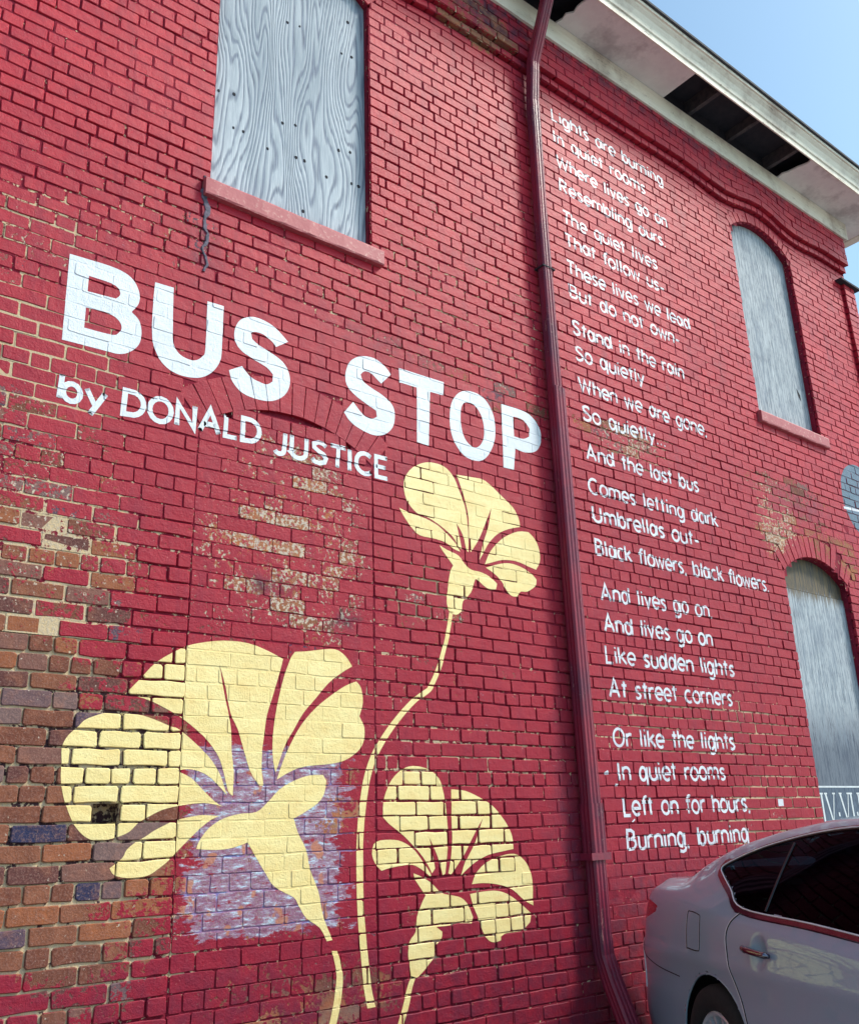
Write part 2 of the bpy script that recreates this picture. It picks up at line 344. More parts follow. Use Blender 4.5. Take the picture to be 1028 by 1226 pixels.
FLOWERS = [[[(1.5007, 0.591), (1.5605, 0.658), (1.6317, 0.7396), (1.7482, 0.8142), (1.8306, 0.8451), (1.9543, 0.8687), (2.0823, 0.8688), (2.1885, 0.842), (2.2773, 0.8086), (2.259, 0.7348), (2.2223, 0.6147), (2.1975, 0.5345), (2.1866, 0.4523), (2.1761, 0.3638), (2.177, 0.2768), (2.1883, 0.2095), (2.1678, 0.2095), (2.1164, 0.2761), (2.0755, 0.384), (2.0469, 0.4588), (2.0053, 0.5354), (1.9771, 0.6468), (1.9401, 0.7569), (1.9643, 0.646), (1.9973, 0.5251), (2.0133, 0.4462), (2.0199, 0.3602), (2.0332, 0.2752), (2.0335, 0.1656), (2.0093, 0.1881), (1.9812, 0.2731), (1.9543, 0.3365), (1.9031, 0.4001), (1.8411, 0.4518), (1.7565, 0.5065), (1.6638, 0.5495), (1.5852, 0.5779)], [(1.3112, 0.4433), (1.3367, 0.4721), (1.3792, 0.4927), (1.4282, 0.5072), (1.5072, 0.511), (1.588, 0.5023), (1.6566, 0.4828), (1.7144, 0.4623), (1.7558, 0.4516), (1.8324, 0.398), (1.9064, 0.3356), (1.9573, 0.2729), (1.9836, 0.22), (2.0044, 0.1693), (1.9232, 0.2414), (1.8613, 0.2718), (1.8053, 0.2797), (1.7588, 0.2721), (1.8296, 0.2407), (1.8897, 0.1882), (1.9518, 0.1373), (1.9881, 0.1191), (1.9165, 0.134), (1.845, 0.1329), (1.7679, 0.1232), (1.7004, 0.1085), (1.6426, 0.0821), (1.6004, 0.0594), (1.5634, 0.0237), (1.5145, 0.004), (1.4651, -0.0062), (1.4226, -0.0081), (1.3768, 0.0109), (1.3348, 0.052), (1.309, 0.0929), (1.2792, 0.1622), (1.2611, 0.2337), (1.2575, 0.3026), (1.2535, 0.3622), (1.276, 0.4098)], [(1.9716, 0.0787), (1.899, 0.0848), (1.8499, 0.0807), (1.7601, 0.063), (1.676, 0.0275), (1.6336, 0.0019), (1.5848, -0.0231), (1.5546, -0.0482), (1.5424, -0.0738), (1.5196, -0.0954), (1.4901, -0.1165), (1.5167, -0.1465), (1.595, -0.1602), (1.6589, -0.1506), (1.7011, -0.1265), (1.733, -0.1048), (1.7649, -0.0761), (1.79, -0.0535), (1.8326, -0.0141), (1.8761, 0.0246), (1.932, 0.0639)], [(1.8687, -0.0557), (1.8788, -0.0259), (1.9218, 0.0284), (1.9904, 0.0681), (2.0742, 0.0875), (2.1544, 0.0939), (2.2093, 0.1341), (2.2725, 0.1935), (2.3496, 0.2327), (2.431, 0.2575), (2.5127, 0.261), (2.5306, 0.2337), (2.5209, 0.1763), (2.4868, 0.1318), (2.4198, 0.0933), (2.3529, 0.0616), (2.3744, 0.0013), (2.4223, -0.0801), (2.4426, -0.1617), (2.4907, -0.2644), (2.5115, -0.3505), (2.5316, -0.4039), (2.57, -0.4801), (2.5394, -0.4823), (2.499, -0.4209), (2.4266, -0.3748), (2.3867, -0.3203), (2.3596, -0.2831), (2.2961, -0.2526), (2.2448, -0.2189), (2.2053, -0.1646), (2.1672, -0.1119), (2.1154, -0.0369), (2.0428, -0.0567), (1.9614, -0.0632)], [(2.3453, 0.8501), (2.4087, 0.8583), (2.5529, 0.8831), (2.6119, 0.8737), (2.657, 0.8404), (2.6838, 0.8037), (2.6119, 0.7609), (2.5389, 0.7063), (2.4679, 0.6292), (2.3989, 0.5544), (2.345, 0.4706), (2.3005, 0.4005), (2.2693, 0.321), (2.2509, 0.2701), (2.2366, 0.3205), (2.2302, 0.4097), (2.2381, 0.501), (2.2554, 0.6054), (2.2862, 0.725), (2.3185, 0.8121)], [(2.258, 0.2376), (2.2887, 0.3214), (2.327, 0.4013), (2.3866, 0.4953), (2.4684, 0.5818), (2.5541, 0.6463), (2.6414, 0.7009), (2.7094, 0.7281), (2.7393, 0.6949), (2.7491, 0.6208), (2.7279, 0.5518), (2.7574, 0.4981), (2.7521, 0.4251), (2.7144, 0.3764), (2.641, 0.3331), (2.5557, 0.314), (2.4168, 0.3005), (2.336, 0.2771)], [(2.5661, -0.5257), (2.5964, -0.5286), (2.6264, -0.6294), (2.6196, -0.73), (2.5925, -0.8289), (2.5617, -0.9448), (2.5264, -0.9395), (2.5544, -0.8238), (2.5787, -0.7353), (2.592, -0.6358), (2.5781, -0.5656)]], [[(3.0456, 1.8484), (3.0557, 1.9313), (3.1136, 2.0053), (3.2131, 2.0594), (3.3136, 2.0707), (3.3805, 2.0503), (3.4297, 2.0043), (3.4684, 1.9206), (3.5041, 1.8435), (3.5195, 1.7489), (3.5219, 1.6391), (3.5167, 1.5498), (3.5007, 1.5675), (3.4798, 1.6525), (3.4322, 1.7194), (3.4529, 1.6275), (3.4663, 1.562), (3.4415, 1.5715), (3.3941, 1.6311), (3.3131, 1.6778), (3.2166, 1.7141), (3.1368, 1.726), (3.0749, 1.7742)], [(3.0084, 1.7349), (3.089, 1.7171), (3.2001, 1.7044), (3.2966, 1.6748), (3.3769, 1.6215), (3.4252, 1.5823), (3.4535, 1.5438), (3.4069, 1.5525), (3.3418, 1.5821), (3.2604, 1.5925), (3.1483, 1.5959), (3.0867, 1.6377), (3.0413, 1.6885)], [(3.4484, 2.0324), (3.5716, 2.0417), (3.6615, 2.0464), (3.7325, 2.0177), (3.8209, 1.9627), (3.9104, 1.9071), (3.9525, 1.8419), (3.9613, 1.7882), (3.8609, 1.7561), (3.7653, 1.7083), (3.6884, 1.6393), (3.6394, 1.5692), (3.601, 1.5154), (3.6337, 1.6164), (3.6861, 1.7368), (3.7223, 1.8712), (3.6599, 1.7462), (3.6, 1.6385), (3.5341, 1.5525), (3.5271, 1.64), (3.5299, 1.7786), (3.5091, 1.8725), (3.4715, 1.9777)], [(3.6433, 1.4945), (3.6836, 1.5693), (3.7419, 1.6341), (3.8193, 1.6963), (3.9355, 1.7519), (4.032, 1.7657), (4.0865, 1.7269), (4.1184, 1.6521), (4.1153, 1.5794), (4.0772, 1.5237), (3.9929, 1.5397), (3.9004, 1.554), (3.7895, 1.5441), (3.6976, 1.5136)], [(3.6508, 1.4752), (3.7509, 1.5106), (3.8432, 1.5314), (3.9351, 1.5241), (4.0268, 1.4951), (4.075, 1.4595), (4.0613, 1.4153), (3.9873, 1.3706), (3.9308, 1.3633), (3.9001, 1.3277), (3.8543, 1.326), (3.8113, 1.3546), (3.762, 1.4161), (3.7109, 1.4499)], [(3.2965, 1.5586), (3.3563, 1.5377), (3.4386, 1.5173), (3.4867, 1.4712), (3.5363, 1.445), (3.605, 1.4415), (3.6738, 1.4242), (3.7329, 1.3849), (3.7215, 1.3496), (3.6682, 1.3426), (3.6173, 1.3626), (3.5759, 1.3904), (3.5586, 1.388), (3.5195, 1.3032), (3.4573, 1.2431), (3.4458, 1.1836), (3.4033, 1.1569), (3.3548, 1.1641), (3.333, 1.215), (3.3415, 1.2931), (3.3662, 1.4006), (3.3935, 1.4506), (3.3541, 1.491), (3.3149, 1.5311)], [(3.3523, 1.1738), (3.3178, 1.04), (3.2782, 0.9234), (3.2372, 0.8286), (3.1808, 0.7354), (3.1484, 0.7106), (3.0839, 0.6707), (3.0131, 0.613), (2.9549, 0.5576), (2.8764, 0.4724), (2.7988, 0.3638), (2.7493, 0.2382), (2.7227, 0.0971), (2.7068, -0.0593), (2.7059, -0.2121), (2.7098, -0.3618), (2.7223, -0.5094), (2.7433, -0.6907), (2.7639, -0.789), (2.8107, -0.7885), (2.7858, -0.6914), (2.7625, -0.5103), (2.7484, -0.3631), (2.7449, -0.2138), (2.7462, -0.0617), (2.7626, 0.0933), (2.7891, 0.2316), (2.8351, 0.3524), (2.9085, 0.4571), (2.9847, 0.5404), (3.0396, 0.5948), (3.107, 0.6505), (3.1711, 0.6898), (3.2107, 0.7238), (3.268, 0.8219), (3.3073, 0.92), (3.3454, 1.0385), (3.3793, 1.1734)]], [[(3.0162, 0.3033), (3.0885, 0.3104), (3.1695, 0.2929), (3.2341, 0.2497), (3.2615, 0.1874), (3.2748, 0.1129), (3.2825, 0.0268), (3.2857, -0.0462), (3.2729, -0.142), (3.2593, -0.2244), (3.2425, -0.2353), (3.2094, -0.1394), (3.1565, -0.0485), (3.1776, -0.1263), (3.1908, -0.1975), (3.1691, -0.2198), (3.1209, -0.1475), (3.0447, -0.0745), (2.9764, -0.0198), (2.9085, 0.0227), (2.8668, 0.0585), (2.8696, 0.1287), (2.8968, 0.1996), (2.9443, 0.2599)], [(2.8471, -0.0508), (2.9373, -0.0512), (2.9983, -0.0671), (3.0594, -0.1042), (3.1201, -0.1709), (3.1579, -0.2193), (3.1651, -0.2406), (3.1033, -0.1992), (3.0417, -0.1731), (2.9648, -0.1754), (2.9044, -0.1816), (2.8522, -0.1927), (2.8159, -0.1573), (2.7975, -0.1115), (2.8098, -0.0667)], [(3.3191, 0.1936), (3.4183, 0.1847), (3.5216, 0.1488), (3.591, 0.1163), (3.6426, 0.0772), (3.7104, 0.0054), (3.7422, -0.0594), (3.7482, -0.1232), (3.6634, -0.1327), (3.5553, -0.1472), (3.4661, -0.1802), (3.3956, -0.2193), (3.3642, -0.2416), (3.3983, -0.1712), (3.4725, -0.0763), (3.5324, 0.0407), (3.4567, -0.0512), (3.3828, -0.1464), (3.2982, -0.2323), (3.2789, -0.2254), (3.2987, -0.155), (3.3123, -0.047), (3.3133, 0.0754)], [(3.4341, -0.2871), (3.4624, -0.2406), (3.5349, -0.1894), (3.6436, -0.1569), (3.7535, -0.1487), (3.8249, -0.1833), (3.8666, -0.2423), (3.8785, -0.3186), (3.8728, -0.3808), (3.8747, -0.4207), (3.807, -0.389), (3.7207, -0.3281), (3.6155, -0.2974), (3.5112, -0.2855)], [(3.4178, -0.3338), (3.5085, -0.3274), (3.6131, -0.3302), (3.7002, -0.3575), (3.7695, -0.3988), (3.8562, -0.4602), (3.8431, -0.5021), (3.7757, -0.5392), (3.6679, -0.5422), (3.6229, -0.5561), (3.6216, -0.5737), (3.5777, -0.5792), (3.5356, -0.5661), (3.4959, -0.5218), (3.4666, -0.4492), (3.4365, -0.3882)], [(3.0482, -0.2138), (3.1021, -0.2338), (3.1641, -0.266), (3.226, -0.316), (3.2901, -0.3317), (3.3551, -0.3475), (3.403, -0.3859), (3.433, -0.4467), (3.4229, -0.4751), (3.3323, -0.4679), (3.267, -0.4742), (3.1873, -0.4734), (3.2258, -0.4992), (3.2164, -0.5322), (3.1727, -0.5618), (3.1658, -0.6166), (3.1023, -0.6649), (3.0559, -0.6923), (3.023, -0.6909), (3.0169, -0.6451), (3.0066, -0.5901), (3.0159, -0.5256), (3.0551, -0.4849), (3.0648, -0.4189), (3.0979, -0.3536), (3.1225, -0.3211), (3.0925, -0.285), (3.0552, -0.2371)], [(3.0257, -0.6803), (3.0036, -0.7155), (2.9861, -0.7561), (2.969, -0.7959), (2.9535, -0.8355), (2.9381, -0.8718), (2.9258, -0.9042), (2.9591, -0.9146), (2.9714, -0.8824), (2.987, -0.8461), (3.0028, -0.8061), (3.0173, -0.7655), (3.0318, -0.7249), (3.0507, -0.6898)]]]
POEM = [('Lights are burning', 4.60585, 5.3197, 5.9978, 5.3398, 0.122), ('In quiet rooms', 4.603, 5.1085, 5.7216, 5.1194, 0.0962), ('Where lives go on', 4.62005, 4.8791, 5.9792, 4.8852, 0.1133), ('Resembling ours.', 4.6281, 4.6581, 5.9207, 4.6529, 0.1305), ('The quiet lives', 4.63425, 4.3681, 5.7536, 4.3717, 0.1137), ('That follow us-', 4.637650000000001, 4.1458, 5.8148, 4.1806, 0.1155), ('These lives we lead', 4.63035, 3.9165, 6.113, 3.9217, 0.1131), ('But do not own-', 4.6309000000000005, 3.6942, 5.9356, 3.7304, 0.1089), ('Stand in the rain', 4.62835, 3.3982, 5.9352, 3.4103, 0.1041), ('So quietly', 4.6325, 3.1755, 5.3969, 3.2196, 0.1027), ('When we are gone,', 4.6442, 2.9391, 6.1502, 2.9587, 0.1077), ('So quietly...', 4.65125, 2.7121, 5.5743, 2.7273, 0.1062), ('And the last bus', 4.6578, 2.4165, 5.9329, 2.4218, 0.1144), ('Comes letting dark', 4.64575, 2.1659, 6.1213, 2.1651, 0.1045), ('Umbrellas out-', 4.65815, 1.9472, 5.8434, 1.9798, 0.1065), ('Black flowers, black flowers.', 4.65715, 1.7254, 6.7203, 1.7205, 0.1156), ('And lives go on.', 4.6766000000000005, 1.4156, 5.8945, 1.4107, 0.1059), ('And lives go on', 4.6766, 1.2098, 5.8542, 1.1935, 0.1039), ('Like sudden lights', 4.65965, 0.9961, 6.0717, 0.9916, 0.1044), ('At street corners', 4.6689, 0.7815, 6.0024, 0.7691, 0.1006), ('Or like the lights', 4.66185, 0.4636, 5.9606, 0.4659, 0.122), ('In quiet rooms', 4.67515, 0.2557, 5.7967, 0.2542, 0.1049), ('Left on for hours,', 4.696, 0.0442, 6.0482, 0.0446, 0.1165), ('Burning, burning', 4.7005, -0.159, 5.9797, -0.153, 0.1162)]
BYLINE = [('by', 1.08595, 1.897, 1.2898, 1.8854, 0.1214), ('DONALD', 1.3811, 1.8977, 2.1064, 1.9181, 0.1266), ('JUSTICE', 2.1939, 1.8876, 2.9254, 1.893, 0.1363)]
SPECKS = [[(4.5512, 0.2952), (4.5822, 0.3082), (4.5983, 0.283), (4.5589, 0.2801)], [(4.6436, 0.2264), (4.6674, 0.2264), (4.6692, 0.2113), (4.6454, 0.2112)], [(4.7655, -0.0007), (4.7945, 0.0175), (4.7992, 0.0087), (4.7751, -0.0034)]]

# ------------------------------------------------------------------ ground
g = MB(); g.add([(-150, -200, 0), (150, -200, 0), (150, 200, 0), (-150, 200, 0)], [(0, 1, 2, 3)])
g.build("ground", M['asphalt'])["kind"] = "structure"
g = MB(); g.prism_x([(-0.16, 0.004), (0.0, 0.004), (0.0, 0.05), (-0.14, 0.05)], -3.0, 9.9)
g.build("concrete_curb", M['concrete'])["kind"] = "structure"

# ------------------------------------------------------------------ the painted brick building
building = empty("brick_building", (4.0, 0.0, 0.0))
building["label"] = "old two storey brick building painted red with a white and yellow mural"
building["category"] = "building"
INV = Matrix.Translation((-4.0, 0, 0))
def under(o, p=building):
    """parent keeping the world place (the building's base stands at x = 4)"""
    o.parent = p
    if p is building: o.matrix_parent_inverse = INV
    return o

PITCH = 0.0752
ROW0 = 0.25 - PITCH / 2            # bottom edge of the header course at eye level
XL, XR = -2.0, 9.29
XR_TOP = 9.19                      # the corner is narrower above the ledge
ZTOP = 6.19
def hump(x):                        # the corbel band lifts over the upper windows and dips beside them
    h = 0.0
    for c in (7.52, 2.30):
        d = abs(x - c)
        if d < 0.62: h += 0.045 * math.cos(math.pi * d / 0.62)
        elif d < 1.25: h += -0.045 * (0.5 + 0.5 * math.cos(math.pi * (d - 0.62) / 0.63))
    return h
def warp(x, z):
    if z < 5.4 or z > 6.2: return z
    f = (z - 5.4) / 0.2 if z < 5.6 else (1.0 if z < 5.8 else (6.2 - z) / 0.4)
    return z + hump(x) * f
def wave(x, z):                      # the courses were never laid dead level
    return z + 0.007 * mnoise.noise(Vector((x * 0.7, z * 0.9, 3.1))) + 0.003 * mnoise.noise(Vector((x * 5.1, z * 6.0, 8.2)))
def zone(x, z):                     # how far the wall face stands proud of the main plane
    if z > 5.70: return 0.074
    if z > 5.628: return 0.036
    if x > 9.07 and z < 5.47: return 0.035
    if 1.775 < x < 2.825 and z < 1.95: return -0.003
    return 0.0
# openings: x0, x1, sill height, spring height, crown height
OPEN = [(1.765, 2.835, 3.39, 5.35, 5.545), (7.02, 8.035, 3.40, 5.35, 5.545), (7.01, 8.04, -0.32, 1.95, 2.13)]
BLIND = (1.775, 2.825, -9.0, 1.95, 2.13)     # the opening that was bricked up
def arc_of(o):
    x0, x1, _, zs, zc = o
    w = (x1 - x0) / 2; s = zc - zs
    R = (w * w + s * s) / (2 * s)
    return (x0 + x1) / 2, zc - R, R
def arch_z(o, x, extra=0.0):
    cx, cz, R = arc_of(o); R += extra
    d = R * R - (x - cx) ** 2
    return cz + math.sqrt(d) if d > 0 else -99
RING = {0: 0.112, 1: 0.112, 2: 0.20, 3: 0.20}

def ell(x, z, L):
    v = 0.0
    for cx, cz, rx, rz, a in L:
        d = math.hypot((x - cx) / rx, (z - cz) / rz)
        if d < 1.3: v = max(v, a * min(1.0, max(0.0, (1.3 - d) / 0.6)))
    return v
WEAR = [(2.2, 1.9, 0.6, 0.25, 0.27), (3.0, 1.3, 0.25, 0.9, 0.26), (2.3, -0.65, 0.5, 0.3, 0.30), (5.5, 4.9, 1.2, 0.5, 0.2), (3.3, 4.2, 0.5, 0.9, 0.2), (0.75, 0.05, 1.05, 0.90, 0.9), (1.35, 0.15, 0.5, 0.60, 0.85), (0.9, 1.05, 0.75, 0.45, 0.5), (0.9, 1.6, 0.6, 0.4, 0.36), (0.75, 2.6, 0.45, 0.3, 0.28),
        (2.3, 1.45, 0.58, 0.62, 0.42), (2.1, 1.05, 0.45, 0.3, 0.36), (2.55, 1.3, 0.25, 0.5, 0.40), (3.75, 5.78, 0.5, 0.22, 0.6), (3.4, 2.78, 0.75, 0.14, 0.33), (4.0, 2.66, 0.4, 0.2, 0.4), (5.0, 2.66, 0.5, 0.16, 0.48),
        (7.3, 2.72, 0.9, 0.14, 0.45), (6.9, 2.3, 0.25, 0.32, 0.52), (7.5, 2.33, 0.62, 0.24, 0.45), (8.15, 2.2, 0.2, 0.25, 0.5), (3.2, 1.05, 0.4, 0.3, 0.30), (3.5, 0.8, 0.5, 0.2, 0.27), (2.65, 0.1, 0.1, 0.3, 0.45),
        (5.6, 0.55, 1.3, 0.12, 0.22), (6.3, -0.1, 0.5, 0.2, 0.3), (2.7, -0.72, 0.3, 0.12, 0.6), (2.2, -0.85, 0.5, 0.12, 0.5), (3.1, -0.5, 0.5, 0.25, 0.27), (2.5, 3.0, 0.5, 0.18, 0.25), (1.65, 2.95, 0.15, 0.4, 0.3),
        (1.9, 3.0, 0.25, 0.3, 0.28), (2.2, 2.45, 0.9, 0.2, 0.16), (8.9, 3.5, 0.6, 1.2, 0.1)]
UNRED = [(0.9, -0.55, 0.35, 0.12, 0.7), (1.2, -0.75, 0.5, 0.18, 0.65), (1.55, 0.83, 0.28, 0.12, 0.6), (1.45, 0.58, 0.2, 0.08, 0.4), (1.55, -0.3, 0.2, 0.12, 0.35)]
CREAM = [(1.0, 2.05, 0.42, 0.42, 0.95), (1.15, 1.25, 0.45, 0.4, 0.65), (0.9, 0.75, 0.5, 0.35, 0.95), (1.15, 0.82, 0.4, 0.1, 0.8), (1.2, -0.4, 0.6, 0.32, 0.85), (0.85, 0.0, 0.25, 0.5, 0.75), (0.95, 2.75, 0.3, 0.2, 0.6), (1.4, 2.95, 0.4, 0.4, 0.3), (3.2, 1.25, 0.3, 0.18, 0.75),
         (5.6, 0.62, 1.3, 0.25, 0.62), (3.4, 0.36, 0.8, 0.2, 0.45), (6.5, 0.0, 0.8, 0.4, 0.7), (7.0, 2.4, 0.3, 0.4, 0.7), (2.9, 0.6, 0.4, 0.4, 0.35), (3.3, 3.3, 1.2, 0.8, 0.36), (5.2, 2.6, 0.5, 0.2, 0.5), (3.4, -0.5, 0.5, 0.25, 0.35), (2.5, 2.95, 0.5, 0.2, 0.3)]
ORANGE = [(7.1, 2.25, 0.5, 0.4, 0.9), (2.2, 1.55, 0.5, 0.5, 0.85), (2.6, 0.1, 0.15, 0.3, 0.9), (2.35, -0.85, 0.4, 0.15, 0.8), (3.75, 5.78, 0.5, 0.22, 0.6), (8.2, 2.1, 0.3, 0.4, 0.7), (5.0, 2.6, 0.5, 0.2, 0.3), (2.2, -0.1, 0.5, 0.15, 0.5)]
DIRT_DARK = [(3.0, -1.3, 6.0, 0.75, 0.5), (5.0, -0.75, 0.9, 0.5, 0.55), (4.2, -0.4, 0.14, 0.9, 0.5), (5.6, 6.15, 3.2, 0.24, 0.75), (3.9, 6.0, 0.5, 0.3, 0.9), (4.35, 5.6, 0.16, 0.6, 0.5), (1.75, 3.0, 0.06, 0.3, 0.5), (2.2, 1.16, 0.14, 0.04, 0.9), (2.62, 1.02, 0.06, 0.05, 0.9), (3.4, -0.85, 0.9, 0.3, 0.35), (7.45, 2.62, 0.5, 0.16, 0.35), (2.9, 2.75, 0.4, 0.07, 0.3)]  # grime at eave and ground, plus darker patches beside the pipe and behind the car
def aux_at(x, z, jw, raw_ok=1.0):
    w = ell(x, z, WEAR)
    if w > 0.6 and x < 1.775: w = max(0.0, w + jw * 0.16 + 0.05 - 0.85 * ell(x, z, UNRED))
    else: w = max(0.0, w * (1 + 0.35 * jw))
    w = max(w, 0.10 + 0.06 * jw)
    if x < 4.3 and z < 3.2: w = max(w, 0.19 + 0.10 * mnoise.noise(Vector((x * 1.6, z * 2.2, 4.0))))
    gr = 0.0
    if 1.775 < x < 2.63 and -0.45 < z < 0.40:
        gr = min(1.0, min(x - 1.765, 2.66 - x, z + 0.47, (0.42 - z)) / 0.07)
        w = max(w, 0.28) if z < 0.2 else 0.15
    cr_ = ell(x, z, CREAM)
    if 1.775 < x < 2.825 and 0.9 < z: cr_ = max(cr_, 0.55)
    if x < 1.775 and z < 2.2: cr_ = min(cr_, 0.05 + 0.30 * min(1, max(0, (z - 0.6) / 0.9)))
    return (w, gr, min(cr_, 0.6)), (ell(x, z, DIRT_DARK), 0.0, ell(x, z, ORANGE))
TONES = [(0.19, 0.060, 0.035), (0.25, 0.085, 0.045), (0.33, 0.105, 0.045), (0.22, 0.095, 0.075), (0.20, 0.12, 0.115), (0.13, 0.045, 0.04), (0.025, 0.032, 0.085), (0.10, 0.065, 0.10), (0.17, 0.10, 0.11)]

bricks = []      # dicts: pts (outline in x,z), y plane (y = c + a*x + b*z), attributes
cells = []       # mortar rectangles: (x0,x1,z0,z1,y)
def smooth_parge(x, z):
    """1 where many coats of paint have filled the joints"""
    v = 0.0
    if 1.775 < x < 2.825 and z < 2.0: v = 1.0 if z > -0.45 else 0.75
    elif 0.95 < x < 4.3 and 1.45 < z < 2.75: v = 0.75
    return v
def add_brick(pts, proud=None, z_flat=None, big=False, tone=None, jw=None, kind='n'):
    n = len(pts)
    cx = sum(p[0] for p in pts) / n; cz = sum(p[1] for p in pts) / n
    base = zone(cx, cz if z_flat is None else z_flat)
    sp = smooth_parge(cx, cz)
    j = random.uniform(-0.0025, 0.003) * (0.4 if sp > .6 else 1)
    if cx < 1.775 and cz < 0.8: j *= 1.2
    f = base + j if proud is None else proud
    a = random.uniform(-0.012, 0.012); b = random.uniform(-0.02, 0.02)
    jw_ = random.uniform(-1, 1) if jw is None else jw
    bricks.append(dict(pts=pts, c=-f, a=a, b=b, cx=cx, cz=cz, jw=jw_, tone=tone or random.choices(TONES, [6, 7, 6, 4, 2.5, 4, 0.7, 1.2, 1.6])[0],
                       rnd=random.random(), sp=sp, back=0.03))

def rect_brick(x0, x1, z0, z1, **k):
    """outline of a worn brick: knocked corners and wavering edges"""
    w, h = x1 - x0, z1 - z0
    cx, cz = (x0 + x1) / 2, (z0 + z1) / 2
    worn = 1.35 if (cx < 1.775 and cz < 0.85) else 1.0
    jj = lambda s: random.uniform(-s, s) * worn
    P = []
    wj = 0.0022 * worn
    for (ax, az, sx, sz) in ((x0, z0, 1, 1), (x1, z0, -1, 1), (x1, z1, -1, -1), (x0, z1, 1, -1)):
        c1, c2 = random.uniform(0.003, 0.009) * worn, random.uniform(0.003, 0.008) * worn
        q1 = (ax + sx * c1, az + jj(0.0018)); q2 = (ax + jj(0.0018), az + sz * c2)
        P += [q2, q1] if (sx, sz) in ((1, 1), (-1, -1)) else [q1, q2]
    if w > 0.15 and cx < 4.4 and cz < 3.5:
        # a point in the middle of each long edge
        e = lambda: random.uniform(-0.0022, 0.003) * worn
        P = P[:2] + [(x0 + w * 0.33 + jj(0.015), z0 + e()), (x0 + w * 0.66 + jj(0.015), z0 + e())] + P[2:6] + [(x0 + w * 0.66 + jj(0.015), z1 - e()), (x0 + w * 0.33 + jj(0.015), z1 - e())] + P[6:]
    P = [(x, wave(x, warp(x, z))) for x, z in P]
    add_brick(P, z_flat=cz, **k)

def excluded(z):
    """x ranges without running bond at height z"""
    ex = []
    for i, o in enumerate(OPEN + [BLIND]):
        x0, x1, s, zs, zc = o
        if i == 3:
            if z < zs: continue
        if s - 0.11 < z < s and i < 3:
            ex.append((x0 - 0.045, x1 + 0.075)); continue
        if z < s: continue
        if z < zs: ex.append((x0, x1)); continue
        t = RING[i]
        cx, cz, R = arc_of(o)
        zz = warp((x0 + x1) / 2, z)
        d = (R + t) ** 2 - (zz - cz) ** 2
        if i < 2 and z > 5.63: continue
        if d > 0 and zz < zc + t - 0.01:
            ang = math.asin((x1 - x0) / 2 / R)
            hw = min(math.sqrt(d), (zz - cz) * math.tan(ang) + 0.004)
            lo, hi = cx - hw, cx + hw
            di = R ** 2 - (zz - cz) ** 2
            if i == 3 and di > 0 and zz < zc:
                wi = min(math.sqrt(di), (x1 - x0) / 2)
                ex.append((lo, cx - wi)); ex.append((cx + wi, hi))
            else:
                ex.append((lo, hi))
    return ex
row = int((-HC - ROW0) / PITCH) - 1
HOLE = (1.425, 0.122)
HOLE_X = []
